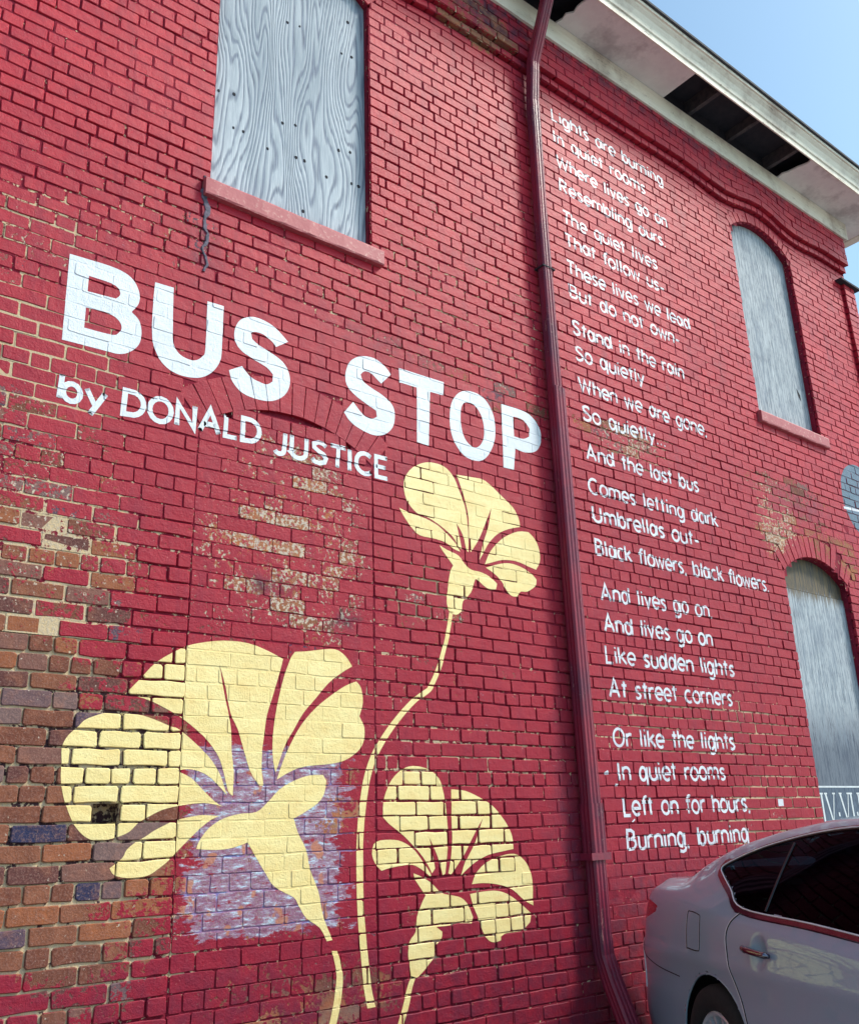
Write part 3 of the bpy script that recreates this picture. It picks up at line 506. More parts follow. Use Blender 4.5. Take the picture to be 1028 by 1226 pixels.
while True:
    z0 = ROW0 + row * PITCH; z1 = z0 + PITCH
    if z0 > ZTOP: break
    if z1 < -HC: row += 1; continue
    hdr = (row % 6 == 0)
    zc = (z0 + z1) / 2
    segs = [(XL, XR if zc < 5.47 else XR_TOP)]
    ex = excluded(zc)
    cuts = []
    if zc < 1.95: cuts = [1.775, 2.825]
    if zc < 5.47: cuts.append(9.07)
    for (a, b) in ex:
        ns = []
        for s in segs:
            if b <= s[0] or a >= s[1]: ns.append(s)
            else:
                if a - s[0] > 0.02: ns.append((s[0], a))
                if s[1] - b > 0.02: ns.append((b, s[1]))
        segs = ns
    for c in cuts:
        ns = []
        for s in segs:
            if s[0] < c - 0.02 and s[1] > c + 0.02: ns += [(s[0], c), (c, s[1])]
            else: ns.append(s)
        segs = ns
    dz = random.uniform(-0.0015, 0.0015)
    for (a, b) in segs:
        unit = 0.104 if hdr else 0.208
        # the pattern phase belongs to the wall, so the bond runs on behind the openings
        ph = (0 if hdr else (0.052 if row % 2 else 0.156)) + random.uniform(-0.012, 0.012)
        if 1.77 < (a + b) / 2 < 2.83 and zc < 2: ph += 0.07
        xs = [a]
        k = math.ceil((a - ph) / unit + 0.28)
        while True:
            x = ph + k * unit + random.uniform(-0.012, 0.012)
            if x > b - unit * 0.28: break
            if x - xs[-1] > 0.04:
                # now and then a stretcher is two halves
                if not hdr and random.random() < 0.05: xs.append((xs[-1] + x) / 2)
                xs.append(x)
            k += 1
        xs.append(b)
        for i in range(len(xs) - 1):
            xa, xb = xs[i], xs[i + 1]
            cx = (xa + xb) / 2
            sp = smooth_parge(cx, zc)
            jt = 0.0044 - 0.0016 * sp
            if cx < 1.775 and zc < 0.85: jt = 0.0046
            jt = max(0.0018, jt)
            jv = jt * random.uniform(0.55, 1.5); jh = jt * random.uniform(0.7, 1.35)
            rec = 0.012 - 0.0085 * sp
            nz = mnoise.noise(Vector((cx * 1.3, zc * 2.1, 5.5))) + 0.5 * mnoise.noise(Vector((cx * 6, zc * 9, 1.5)))
            if sp < 0.5:
                rec = (0.0068 if cx < 4.45 else 0.0062) + 0.006 * nz
                rec = max(0.0022, min(0.013, rec))
                jt *= 0.95 + 0.35 * nz + random.uniform(-0.15, 0.15)
            topgap = 0.012 if row in (71, 72) else 0.0
            if cx < 1.775 and zc < 0.85: rec = 0.0115 - 0.002 * ell(cx, zc, CREAM)
            elif cx < 1.775 and zc < 3: rec -= 0.004 * ell(cx, zc, CREAM)
            hole = xa - 0.02 < HOLE[0] < xb + 0.02 and z0 < HOLE[1] < z1
            bs = zone(cx, zc)
            dz_ = dz + random.uniform(-0.001, 0.001)
            if hole and xb - xa > 0.12:
                # half of this brick is gone
                if HOLE[0] < cx:
                    cells.append((xa, cx, z0, z1, 0.085)); cells.append((cx, xb, z0, z1, 0.010)); HOLE_X.append((xa, cx)); rect_brick(cx + 0.004, xb - jv, z0 + jh, z1 - jh)
                else:
                    cells.append((cx, xb, z0, z1, 0.085)); cells.append((xa, cx, z0, z1, 0.010)); HOLE_X.append((cx, xb)); rect_brick(xa + jv, cx - 0.004, z0 + jh, z1 - jh)
                continue
            if hole:
                cells.append((xa, xb, z0, z1, 0.085)); HOLE_X.append((xa, xb)); continue
            cells.append((xa, xb, z0, z1, -bs + rec))
            rect_brick(xa + jv, xb - jv * random.uniform(0.8, 1.2), z0 + jh + dz_, z1 - jh + dz_ - topgap)
    row += 1
# the bricks of the arch rings, standing on end
for i, o in enumerate(OPEN + [BLIND]):
    cx, cz, R = arc_of(o); t = RING[i]
    hw = (o[1] - o[0]) / 2
    ang = math.asin(min(1, hw / R))
    n = int(round(2 * ang * R / 0.072))
    for k in range(n):
        if i == 2 and 0.79 < (k + 0.5) / n < 0.85: continue      # the missing arch brick of the lower window
        jg = 0.0045 if i < 3 else 0.0018
        a0 = -ang + 2 * ang * (k / n) + jg / R; a1 = -ang + 2 * ang * ((k + 1) / n) - jg / R
        t0 = t + 0.0
        P = []
        for (aa, rr) in ((a0, R), (a1, R), (a1, R + t0 - 0.008), (a0, R + t0 - 0.008)):
            x = cx + rr * math.sin(aa); z = cz + rr * math.cos(aa)
            P.append((x, min(z, 5.622 + hump(x)) if i < 2 else z))
        add_brick(P, tone=random.choice(TONES[:3]))
    # mortar behind the ring
    steps = 16
    for k in range(steps):
        xa = o[0] - 0.24 + (o[1] - o[0] + 0.48) * k / steps; xb = o[0] - 0.24 + (o[1] - o[0] + 0.48) * (k + 1) / steps
        zl = max(arch_z(o, xa), arch_z(o, xb)) if (o[0] < xa and xb < o[1]) else o[3]
        zl = max(zl, o[3] + 0.0)
        if o[0] < (xa + xb) / 2 < o[1]:
            cells.append((xa, xb, min(arch_z(o, xa) if xa > o[0] else o[3], arch_z(o, xb) if xb < o[1] else o[3]) + 0.012, min(zl + t + 0.05, 5.64 if i < 2 else 99), 0.0085 if i < 3 else 0.0045, 1))
        else:
            cells.append((xa, xb, o[3] - 0.05, min(o[3] + t + 0.22, 5.6 if i < 2 else 99), 0.0085 if i < 3 else 0.0045, 1))

def plane_y(b, x, z): return b['c'] + b['a'] * (x - b['cx']) + b['b'] * (z - b['cz'])
def bev_of(b): return 0.0016 if b['sp'] >= .5 else (0.0022 if b['cx'] > 4.45 else 0.0034)
def brick_mesh(bl):
    V = []; F = []; TO = []; A1 = []; A2 = []
    for b in bl:
        P = b['pts']; n = len(P); k0 = len(V)
        cx, cz = b['cx'], b['cz']
        bev = bev_of(b)
        w = max(p[0] for p in P) - min(p[0] for p in P); h = max(p[1] for p in P) - min(p[1] for p in P)
        inn = [(cx + (x - cx) * (1 - 2 * bev / max(w, .02)), cz + (z - cz) * (1 - 2 * bev / max(h, .02))) for x, z in P]
        b['inn'] = inn
        for x, z in inn: V.append((x, plane_y(b, x, z), z + HC))
        for x, z in P: V.append((x, plane_y(b, x, z) + bev, z + HC))
        for x, z in P: V.append((x, b['back'], z + HC))
        F.append(tuple(k0 + i for i in range(n)))
        for i in range(n):
            j = (i + 1) % n
            F.append((k0 + i, k0 + n + i, k0 + n + j, k0 + j))
            F.append((k0 + n + i, k0 + 2 * n + i, k0 + 2 * n + j, k0 + n + j))
        for x, z in inn + P + P:
            q1, q2 = aux_at(x, z, b['jw'])
            A1.append(q1); A2.append((q2[0], b['rnd'], q2[2])); TO.append(b['tone'])
    return V, F, TO, A1, A2
def set_cols(me, **kw):
    for nm, L in kw.items():
        a = me.color_attributes.new(nm, 'FLOAT_COLOR', 'POINT')
        arr = np.ones((len(L), 4), dtype=np.float32); arr[:, :3] = np.array(L, dtype=np.float32)
        a.data.foreach_set("color", arr.ravel())

# mortar bed: one sheet of joint faces, each set back by its own depth; the wall's own mesh
V = []; F = []; A = []
def mortar_aux(x, z):
    s = ell(x, z, CREAM)
    if x < 1.775 and z < 0.85: s = max(s, 0.12)
    q1, q2 = aux_at(x, z, 0)
    return (max(0.06 + 0.8 * s, 0.5 * q1[0]), q1[1], 1.0 if (x < 1.775 and ell(x, z, WEAR) > 0.6) else 0.0)
for (x0, x1, z0, z1, y, *_) in cells:
    k = len(V)
    for x, z in ((x0, z0), (x1, z0), (x1, z1), (x0, z1)):
        V.append((x, y, warp(x, z) + HC)); A.append(mortar_aux(x, z))
    F.append((k, k + 1, k + 2, k + 3))
    if y > 0.05:    # sides of the hollow
        kb = len(V)
        for x, z in ((x0, z0), (x1, z0), (x1, z1), (x0, z1)):
            V.append((x, 0.0, z + HC)); A.append(mortar_aux(x, z))
        for i in range(4):
            j = (i + 1) % 4; F.append((kb + i, kb + j, k + j, k + i))
# thick body of the wall behind the bricks, with its openings and their jambs
def body_quad(q, a=(0.05, 0, 0)):
    k = len(V)
    for v in q: V.append((v[0], v[1], v[2] + HC)); A.append(a)
    F.append(tuple(range(k, k + len(q))))
def holes_at(z):
    r = []
    for o in OPEN:
        if o[2] < z < o[4]: r.append(o)
    return r
HZ0 = ROW0 + PITCH * math.floor((HOLE[1] - ROW0) / PITCH)
zl = sorted(set([-HC, ZTOP, HZ0, HZ0 + PITCH] + [v for o in OPEN for v in (o[2], o[3], o[4])]))
for za, zb in zip(zl[:-1], zl[1:]):
    zm = (za + zb) / 2
    hs = sorted(holes_at(zm))
    cur = XL
    HX0, HX1 = min(h[0] for h in HOLE_X), max(h[1] for h in HOLE_X)
    parts_ = [(o[0] - 0.0, o[1] + 0.0) for o in hs]
    if abs(za - HZ0) < 1e-6: parts_.append((HX0, HX1))
    for (a, b) in sorted(parts_):
        body_quad([(cur, 0.024, za), (a, 0.024, za), (a, 0.024, zb), (cur, 0.024, zb)]); cur = b
    body_quad([(cur, 0.024, za), (XR - 0.12, 0.024, za), (XR - 0.12, 0.024, zb), (cur, 0.024, zb)])
for o in OPEN:                       # jambs, sill bed and arch underside
    for x in (o[0] - 0.001, o[1] + 0.001):
        body_quad([(x, 0.0285, o[2]), (x, 0.30, o[2]), (x, 0.30, o[3]), (x, 0.0285, o[3])])
    body_quad([(o[0], 0.024, o[2]), (o[1], 0.024, o[2]), (o[1], 0.3, o[2]), (o[0], 0.3, o[2])])
    N = 16
    xs = [o[0] + (o[1] - o[0]) * k / N for k in range(N + 1)]
    for xa, xb in zip(xs[:-1], xs[1:]):
        aa, ab = arch_z(o, xa) if xa > o[0] else o[3], arch_z(o, xb) if xb < o[1] else o[3]
        body_quad([(xa, 0.012, aa), (xb, 0.012, ab), (xb, 0.3, ab), (xa, 0.3, aa)])
        body_quad([(xa, 0.0275, aa), (xb, 0.0275, ab), (xb, 0.0275, o[4] + 0.01), (xa, 0.0275, o[4] + 0.01)])
# ends, back and top of the building's mass
body_quad([(XR - 0.006, 0.0, -HC), (XR - 0.006, 8, -HC), (XR - 0.006, 8, 5.46), (XR - 0.006, 0.0, 5.46)])
body_quad([(XR_TOP - 0.006, 0.0, 5.46), (XR_TOP - 0.006, 8, 5.46), (XR_TOP - 0.006, 8, ZTOP + 0.1), (XR_TOP - 0.006, 0.0, ZTOP + 0.1)])
body_quad([(XR - 0.13, 0.0235, -HC), (XR - 0.006, 0.0235, -HC), (XR - 0.006, 0.0235, 5.46), (XR - 0.13, 0.0235, 5.46)])
body_quad([(XR_TOP - 0.13, 0.0, 5.461), (XR - 0.006, 0.0, 5.461), (XR - 0.006, 8, 5.461), (XR_TOP - 0.13, 8, 5.461)])
body_quad([(XL, 0.02, -HC), (XL, 8, -HC), (XL, 8, ZTOP), (XL, 0.02, ZTOP)])
body_quad([(XL, 8, -HC), (XR, 8, -HC), (XR, 8, ZTOP), (XL, 8, ZTOP)])
wall = under(mesh_obj("brick_wall", V, F, M['mortar']))
set_cols(wall.data, aux=A)

# bricks: the 300 that show largest as parts, the rest as one part
def project(x, y, z):
    d = Vector((x, y + 4.0, z)); zc_ = d.dot(AZ)
    if zc_ < 0.1: return None
    f = 1111.656
    return 514 + f * d.dot(AX) / zc_, 613 + f * d.dot(AY) / zc_
for b in bricks:
    q = [project(x, b['c'], z) for x, z in b['pts']]
    if None in q: b['area'] = 0; continue
    u = sum(p[0] for p in q) / len(q); v = sum(p[1] for p in q) / len(q)
    ar = abs(sum(q[i][0] * q[(i + 1) % len(q)][1] - q[(i + 1) % len(q)][0] * q[i][1] for i in range(len(q)))) / 2
    b['area'] = ar if (4 < u < 1024 and 4 < v < 1222) else 0
order = sorted(bricks, key=lambda b: -b['area'])
for b in order[:300]:
    V_, F_, TO, A1, A2 = brick_mesh([b])
    o_ = mesh_obj("brick", V_, F_, M['brick'])
    set_cols(o_.data, tone=TO, aux=A1, aux2=A2)
    o_.parent = wall
V_, F_, TO, A1, A2 = brick_mesh(order[300:])
o_ = mesh_obj("brickwork", V_, F_, M['brick'])
set_cols(o_.data, tone=TO, aux=A1, aux2=A2)
o_.parent = wall
o_["kind"] = "stuff"
o_["label"] = "smaller and farther bricks of the red wall"

# ------------------------------------------------------------------ the mural: coats of paint that follow the face of each brick and joint
def clip(sub, tri):
    """Sutherland-Hodgman: outline clipped by a counter-clockwise convex polygon"""
    out_ = sub
    n = len(tri)
    for i in range(n):
        ax, az = tri[i]; bx, bz = tri[(i + 1) % n]
        ex_, ez_ = bx - ax, bz - az
        inp = out_; out_ = []
        if not inp: return []
        px, pz = inp[-1]; ps = ex_ * (pz - az) - ez_ * (px - ax)
        for (qx, qz) in inp:
            qs = ex_ * (qz - az) - ez_ * (qx - ax)
            if (qs >= 0) != (ps >= 0):
                t = ps / (ps - qs)
                out_.append((px + (qx - px) * t, pz + (qz - pz) * t))
            if qs >= 0: out_.append((qx, qz))
            px, pz, ps = qx, qz, qs
    return out_
def ccw(p):
    a = sum(p[i][0] * p[(i + 1) % len(p)][1] - p[(i + 1) % len(p)][0] * p[i][1] for i in range(len(p)))
    return p if a > 0 else p[::-1]
bb = np.array([[min(p[0] for p in b['pts']), max(p[0] for p in b['pts']), min(p[1] for p in b['pts']), max(p[1] for p in b['pts'])] for b in bricks])
cb = np.array([[c[0], c[1], c[2], c[3]] for c in cells])
def coat(pieces, joints=True, bevels=True, fill=None):
    """pieces: list of (convex polygon, lift). Returns face and joint paint as (verts, faces) pairs"""
    FV, FF, JV, JF = [], [], [], []
    for poly, lift in pieces:
        poly = ccw(poly)
        x0 = min(p[0] for p in poly); x1 = max(p[0] for p in poly); z0 = min(p[1] for p in poly); z1 = max(p[1] for p in poly)
        for bi in np.nonzero((bb[:, 0] < x1) & (bb[:, 1] > x0) & (bb[:, 2] < z1) & (bb[:, 3] > z0))[0]:
            b = bricks[bi]
            r = clip(b['inn'], poly)
            if len(r) >= 3:
                k = len(FV); FV += [(x, plane_y(b, x, z) - lift, z + HC) for x, z in r]; FF.append(tuple(range(k, k + len(r))))
            if bevels:
                bev = bev_of(b)
                n = len(b['pts'])
                for i in range(n):
                    j = (i + 1) % n
                    P, I = b['pts'], b['inn']
                    quad = [(I[i], 0), (P[i], 1), (P[j], 1), (I[j], 0)]
                    r = clip([q[0] for q in quad], poly)
                    if len(r) >= 3:
                        k = len(FV)
                        # height on the bevel from the distance to its inner edge
                        ex_, ez_ = I[j][0] - I[i][0], I[j][1] - I[i][1]; L = math.hypot(ex_, ez_) or 1
                        ds = max(1e-6, abs((P[i][0] - I[i][0]) * ez_ - (P[i][1] - I[i][1]) * ex_) / L)
                        for x, z in r:
                            dd = abs((x - I[i][0]) * ez_ - (z - I[i][1]) * ex_) / L
                            FV.append((x, plane_y(b, x, z) + bev * min(1.0, dd / ds) - lift, z + HC))
                        FF.append(tuple(range(k, k + len(r))))
        if joints:
            for ci in np.nonzero((cb[:, 0] < x1) & (cb[:, 1] > x0) & (cb[:, 2] < z1) & (cb[:, 3] > z0))[0]:
                c = cells[ci]
                if c[4] > 0.05: continue
                lift_ = lift + (0.0003 if len(c) > 5 else 0)
                r = clip([(c[0], c[2]), (c[1], c[2]), (c[1], c[3]), (c[0], c[3])], poly)
                if len(r) >= 3:
                    sp = smooth_parge((c[0] + c[1]) / 2, (c[2] + c[3]) / 2)
                    full = fill is not None and fill((c[0] + c[1]) / 2, (c[2] + c[3]) / 2)
                    tgt = (FV, FF) if full else (JV, JF)
                    yj = (-zone((c[0] + c[1]) / 2, (c[2] + c[3]) / 2) + 0.0016) if full else c[4]
                    k = len(tgt[0]); tgt[0].extend([(x, yj - lift_, z + HC) for x, z in r]); tgt[1].append(tuple(range(k, k + len(r))))
    return FV, FF, JV, JF
def emit_paint(name, pieces, m_face, m_joint, label=None, bevels=True, joints=True, parent=None, fill=None):
    FV, FF, JV, JF = coat(pieces, joints, bevels, fill)
    if not FV: return None
    me = bpy.data.meshes.new(name)
    n = len(FV)
    me.from_pydata(FV + JV, [], FF + [tuple(n + i for i in f) for f in JF])
    me.materials.append(m_face); me.materials.append(m_joint)
    me.polygons.foreach_set("material_index", [0] * len(FF) + [1] * len(JF))
    me.update()
    o = bpy.data.objects.new(name, me); link(o, parent or wall)
    if label: o["label"] = label
    return o
def smooth_outline(pts, sub=4, corner=50):
    n = len(pts); out_ = []
    def is_c(i):
        a, b, c = pts[i - 1], pts[i], pts[(i + 1) % n]
        t1 = math.atan2(b[1] - a[1], b[0] - a[0]); t2 = math.atan2(c[1] - b[1], c[0] - b[0])
        d = abs((t2 - t1 + math.pi) % (2 * math.pi) - math.pi)
        return math.degrees(d) > corner
    C_ = [is_c(i) for i in range(n)]
    for i in range(n):
        p0, p1, p2, p3 = pts[i - 1], pts[i], pts[(i + 1) % n], pts[(i + 2) % n]
        if C_[i]: p0 = p1
        if C_[(i + 1) % n]: p3 = p2
        for k in range(sub):
            t = k / sub
            q = []
            for d in (0, 1):
                m1 = (p2[d] - p0[d]) * 0.5; m2 = (p3[d] - p1[d]) * 0.5
                q.append((2 * t**3 - 3 * t**2 + 1) * p1[d] + (t**3 - 2 * t**2 + t) * m1 + (-2 * t**3 + 3 * t**2) * p2[d] + (t**3 - t**2) * m2)
            out_.append(tuple(q))
    return out_
def tess(loops):
    """triangles of an outline with holes"""
    L = [[Vector((x, z, 0)) for x, z in lp] for lp in loops]
    flat = [p for lp in L for p in lp]
    return [[(flat[i].x, flat[i].y) for i in t] for t in geometry.tessellate_polygon(L)]
# the big title
for key, lab in (('B', 'large white letter B, first of the title'), ('U', 'large white letter U under the grained board'), ('S', 'large white letter S of the word BUS'), ('S2', 'large white letter S of the word STOP'), ('T', 'large white letter T'), ('O', 'large white letter O'), ('P', 'large white letter P beside the downspout')):
    loops = [smooth_outline(l, 4, 48) for l in LETTERS[key]]
    emit_paint("painted_letter", [(t, 0.0008) for t in tess(loops)], M['white'], M['white'], lab, fill=lambda x, z: True)
# the three flowers
for F_, lab in zip(FLOWERS, ("large pale yellow painted flower partly on bare bricks", "pale yellow painted flower with long curved stem under the word STOP", "pale yellow painted flower at the bottom near the downspout")):
    pc = []
    for pet in F_:
        pc += [(t, 0.0008) for t in tess([smooth_outline(pet, 3, 42)])]
    emit_paint("painted_flower", pc, M['yellow'], M['yellow_joint'], lab,
               fill=(lambda x, z: x > 1.76) if lab.startswith('large') else (lambda x, z: z > 0.9 and mnoise.noise(Vector((x * 3, z * 9, 1))) > -0.25) if 'stem' in lab else (lambda x, z: mnoise.noise(Vector((x * 3, z * 9, 1))) > 0.22))
# blue disc at the far end
def circle(cx, cz, r, n=40): return [(cx + r * math.cos(2 * math.pi * k / n), cz + r * math.sin(2 * math.pi * k / n)) for k in range(n)]
emit_paint("painted_disc", [(t, 0.0008) for t in tess([circle(8.62, 2.86, 0.385)])], M['blue'], M['blue'], "blue grey painted disc near the far corner")
emit_paint("painted_line", [([(8.22, 2.745), (9.0, 2.80), (9.0, 2.775), (8.22, 2.72)], 0.0014)], M['white_thin'], M['white_joint'])
# ---- brush lettering: single strokes with a round brush
def arc(cx, cy, rx, ry, a0, a1, n=9):
    return [(cx + rx * math.cos(math.radians(a0 + (a1 - a0) * k / n)), cy + ry * math.sin(math.radians(a0 + (a1 - a0) * k / n))) for k in range(n + 1)]
XH = 0.74
def O_(cx, rx, h=XH): return arc(cx, h / 2, rx, h / 2, 90, 450, 14)
G = {
 'a': (0.56, [O_(0.23, 0.19), [(0.475, XH + .02), (0.475, -0.01)]]),
 'b': (0.56, [[(0.04, 1.02), (0.04, 0)], O_(0.29, 0.19)]),
 'c': (0.50, [arc(0.27, XH / 2, 0.24, XH / 2, 50, 310, 10)]),
 'd': (0.56, [O_(0.23, 0.19), [(0.475, 1.02), (0.475, -0.01)]]),
 'e': (0.54, [[(0.04, 0.36), (0.49, 0.36)] + arc(0.265, XH / 2, 0.235, XH / 2, 8, 315, 12)]),
 'f': (0.34, [[(0.36, 0.98), (0.28, 1.02), (0.19, 0.97), (0.15, 0.84), (0.15, 0)], [(0.0, XH - 0.02), (0.32, XH - 0.02)]]),
 'g': (0.56, [O_(0.23, 0.19), [(0.475, XH + .02), (0.475, -0.1), (0.43, -0.24), (0.28, -0.31), (0.08, -0.25)]]),
 'h': (0.52, [[(0.04, 1.02), (0.04, 0)], [(0.04, 0.42)] + arc(0.24, 0.48, 0.20, 0.22, 165, 0, 6) + [(0.44, 0)]]),
 'i': (0.20, [[(0.08, XH), (0.08, 0)], [(0.08, 0.93), (0.085, 0.96)]]),
 'k': (0.48, [[(0.04, 1.02), (0.04, 0)], [(0.42, XH), (0.05, 0.32)], [(0.16, 0.42), (0.45, 0.0)]]),
 'l': (0.20, [[(0.08, 1.02), (0.08, 0)]]),
 'm': (0.80, [[(0.04, XH), (0.04, 0)], [(0.04, 0.42)] + arc(0.21, 0.48, 0.17, 0.22, 165, 0, 6) + [(0.38, 0)], [(0.38, 0.42)] + arc(0.55, 0.48, 0.17, 0.22, 165, 0, 6) + [(0.72, 0)]]),
 'n': (0.52, [[(0.04, XH), (0.04, 0)], [(0.04, 0.42)] + arc(0.24, 0.48, 0.20, 0.22, 165, 0, 6) + [(0.44, 0)]]),
 'o': (0.54, [O_(0.26, 0.235)]),
 'q': (0.56, [O_(0.23, 0.19), [(0.475, XH + .02), (0.475, -0.30)]]),
 'r': (0.36, [[(0.04, XH), (0.04, 0)], [(0.04, 0.40)] + arc(0.24, 0.45, 0.20, 0.24, 165, 60, 5)]),
 's': (0.42, [[(0.36, 0.60), (0.27, 0.69), (0.14, 0.68), (0.06, 0.57), (0.10, 0.44), (0.28, 0.31), (0.35, 0.18), (0.29, 0.05), (0.16, 0.0), (0.04, 0.08)]]),
 't': (0.36, [[(0.16, 0.98), (0.16, 0.0)], [(0.0, XH - 0.02), (0.32, XH - 0.02)]]),
 'u': (0.52, [[(0.05, XH), (0.05, 0.22)] + arc(0.25, 0.22, 0.20, 0.22, 190, 350, 6) + [(0.45, 0.24)], [(0.45, XH), (0.45, 0)]]),
 'v': (0.48, [[(0.02, XH), (0.22, 0.0), (0.42, XH)]]),
 'w': (0.72, [[(0.02, XH), (0.18, 0.0), (0.34, XH * 0.9), (0.50, 0.0), (0.66, XH)]]),
 'y': (0.48, [[(0.02, XH), (0.24, 0.05)], [(0.44, XH), (0.12, -0.30)]]),
 'A': (0.70, [[(0.02, 0), (0.31, 1.0), (0.60, 0)], [(0.13, 0.33), (0.49, 0.33)]]),
 'B': (0.60, [[(0.05, 0), (0.05, 1), (0.30, 0.99), (0.44, 0.88), (0.44, 0.66), (0.30, 0.54), (0.05, 0.53)], [(0.30, 0.54), (0.47, 0.44), (0.50, 0.24), (0.38, 0.04), (0.05, 0)]]),
 'C': (0.66, [arc(0.36, 0.5, 0.32, 0.5, 48, 312, 12)]),
 'D': (0.68, [[(0.05, 0), (0.05, 1), (0.28, 0.99)] + arc(0.26, 0.5, 0.33, 0.49, 75, -75, 8) + [(0.05, 0)]]),
 'E': (0.54, [[(0.46, 1), (0.05, 1), (0.05, 0), (0.46, 0)], [(0.05, 0.52), (0.40, 0.52)]]),
 'I': (0.22, [[(0.08, 1), (0.08, 0)]]),
 'J': (0.46, [[(0.34, 1), (0.34, 0.22)] + arc(0.19, 0.2, 0.15, 0.2, 0, -160, 6)]),
 'L': (0.50, [[(0.05, 1), (0.05, 0), (0.42, 0)]]),
 'N': (0.68, [[(0.05, 0), (0.05, 1), (0.56, 0), (0.56, 1)]]),
 'O': (0.74, [arc(0.35, 0.5, 0.31, 0.5, 90, 450, 16)]),
 'R': (0.60, [[(0.05, 0), (0.05, 1), (0.30, 0.99), (0.45, 0.87), (0.45, 0.63), (0.30, 0.50), (0.05, 0.49)], [(0.24, 0.49), (0.50, 0)]]),
 'S': (0.58, [[(0.48, 0.84), (0.38, 0.97), (0.22, 0.99), (0.08, 0.88), (0.09, 0.70), (0.24, 0.56), (0.40, 0.46), (0.50, 0.30), (0.45, 0.10), (0.28, 0.0), (0.12, 0.04), (0.03, 0.17)]]),
 'T': (0.56, [[(0.0, 1), (0.52, 1)], [(0.26, 1), (0.26, 0)]]),
 'U': (0.66, [[(0.06, 1), (0.06, 0.28)] + arc(0.30, 0.28, 0.24, 0.28, 180, 360, 8) + [(0.54, 1)]]),
 'W': (0.90, [[(0.02, 1), (0.22, 0), (0.42, 0.85), (0.62, 0), (0.82, 1)]]),
 '.': (0.20, [[(0.07, 0.02), (0.075, 0.05)]]), ',': (0.22, [[(0.09, 0.06), (0.04, -0.15)]]), '-': (0.40, [[(0.04, 0.34), (0.34, 0.34)]]),
 'V': (0.62, [[(0.02, 1), (0.28, 0), (0.54, 1)]]), ' ': (0.40, []),
}
def stroke_polys(pts, hw, lift):
    """a brush stroke as quads with mitred joints and round ends, none overlapping another"""
    P = [Vector((p[0], p[1])) for p in pts]
    n = len(P)
    if n < 2: return []
    closed = (P[0] - P[-1]).length < 1e-4
    if closed: P = P[:-1]; n -= 1
    T = [(P[(i + 1) % n] - P[i]).normalized() for i in range(n if closed else n - 1)]
    L = []; R_ = []
    for i in range(n):
        a = T[i - 1] if (closed or i > 0) else T[0]
        b = T[i % len(T)] if (closed or i < n - 1) else T[-1]
        na = Vector((-a.y, a.x)); nb = Vector((-b.y, b.x))
        mt = na + nb
        if mt.length < 0.2: mt = na
        mt.normalize()
        k = hw / max(0.45, mt.dot(na))
        L.append(P[i] + mt * k); R_.append(P[i] - mt * k)
    res = []
    for i in range(n if closed else n - 1):
        j = (i + 1) % n
        q = [tuple(R_[i]), tuple(R_[j]), tuple(L[j]), tuple(L[i])]
        res.append((q[:3], lift)); res.append(([q[0], q[2], q[3]], lift))
    if not closed:
        for (c, t, a, b) in ((P[0], -T[0], L[0], R_[0]), (P[-1], T[-1], R_[-1], L[-1])):
            base = math.atan2(a.y - c.y, a.x - c.x)
            res.append(([tuple(c + Vector((math.cos(base - math.pi * k / 6), math.sin(base - math.pi * k / 6))) * hw) for k in range(7)], lift))
    return res
def letter_line(s, x0, z0, x1, z1, cap, hw, jit=0.02):
    tot = sum(G[c][0] + 0.05 for c in s) - 0.15
    sx = (x1 - x0) / tot
    pcs = []; x = 0.0; words = [pcs]
    for c in s:
        if c == ' ': pcs = []; words.append(pcs)
        w, st = G[c]
        dy = random.uniform(-jit, jit); sc = 1 + random.uniform(-jit, jit)
        sh = random.uniform(-0.02, 0.02)
        for q, pts in enumerate(st):
            pp = []
            for (u, v) in pts:
                uu = u + v * sh
                X = x0 + (x + uu) * sx
                pp.append((X, z0 + (z1 - z0) * (X - x0) / (x1 - x0) + (v * sc + dy) * cap))
            pcs += stroke_polys(pp, hw * random.uniform(0.92, 1.08), 0.0008 + 0.00025 * (q % 4))
        x += w + 0.05
    return list(zip(s.split(' '), words))
for (s, x0, z0, x1, z1, cap) in POEM:
    zb = (z0 + z1) / 2
    cap = 0.110
    for wd, pc in letter_line(s, x0, zb - 0.008, x1, zb + 0.004, cap, 0.0092):
        emit_paint("painted_word", pc, M['white_thin'], M['white_joint'], "small white painted word " + wd + " in the line " + s,
                   fill=lambda x, z: mnoise.noise(Vector((x * 6, z * 14, 2))) > -0.2)
for (s, x0, z0, x1, z1, cap) in BYLINE:
    for wd, pc in letter_line(s, x0, z0, x1, z1, 0.122 if s != 'by' else 0.118, 0.0128, 0.012):
        emit_paint("painted_word", pc, M['white'], M['white_joint'], "white painted word " + wd + " under the title",
                   fill=lambda x, z: mnoise.noise(Vector((x * 6, z * 14, 2))) > -0.3)
for q in SPECKS:
    emit_paint("paint_speck", [(t, 0.0008) for t in tess([q])], M['white_thin'], M['white_joint'])
emit_paint("paint_speck", [(t, 0.0008) for t in tess([[(6.42, 0.075), (6.49, 0.075), (6.49, 0.125), (6.42, 0.125)]])], M['white_thin'], M['white_joint'])

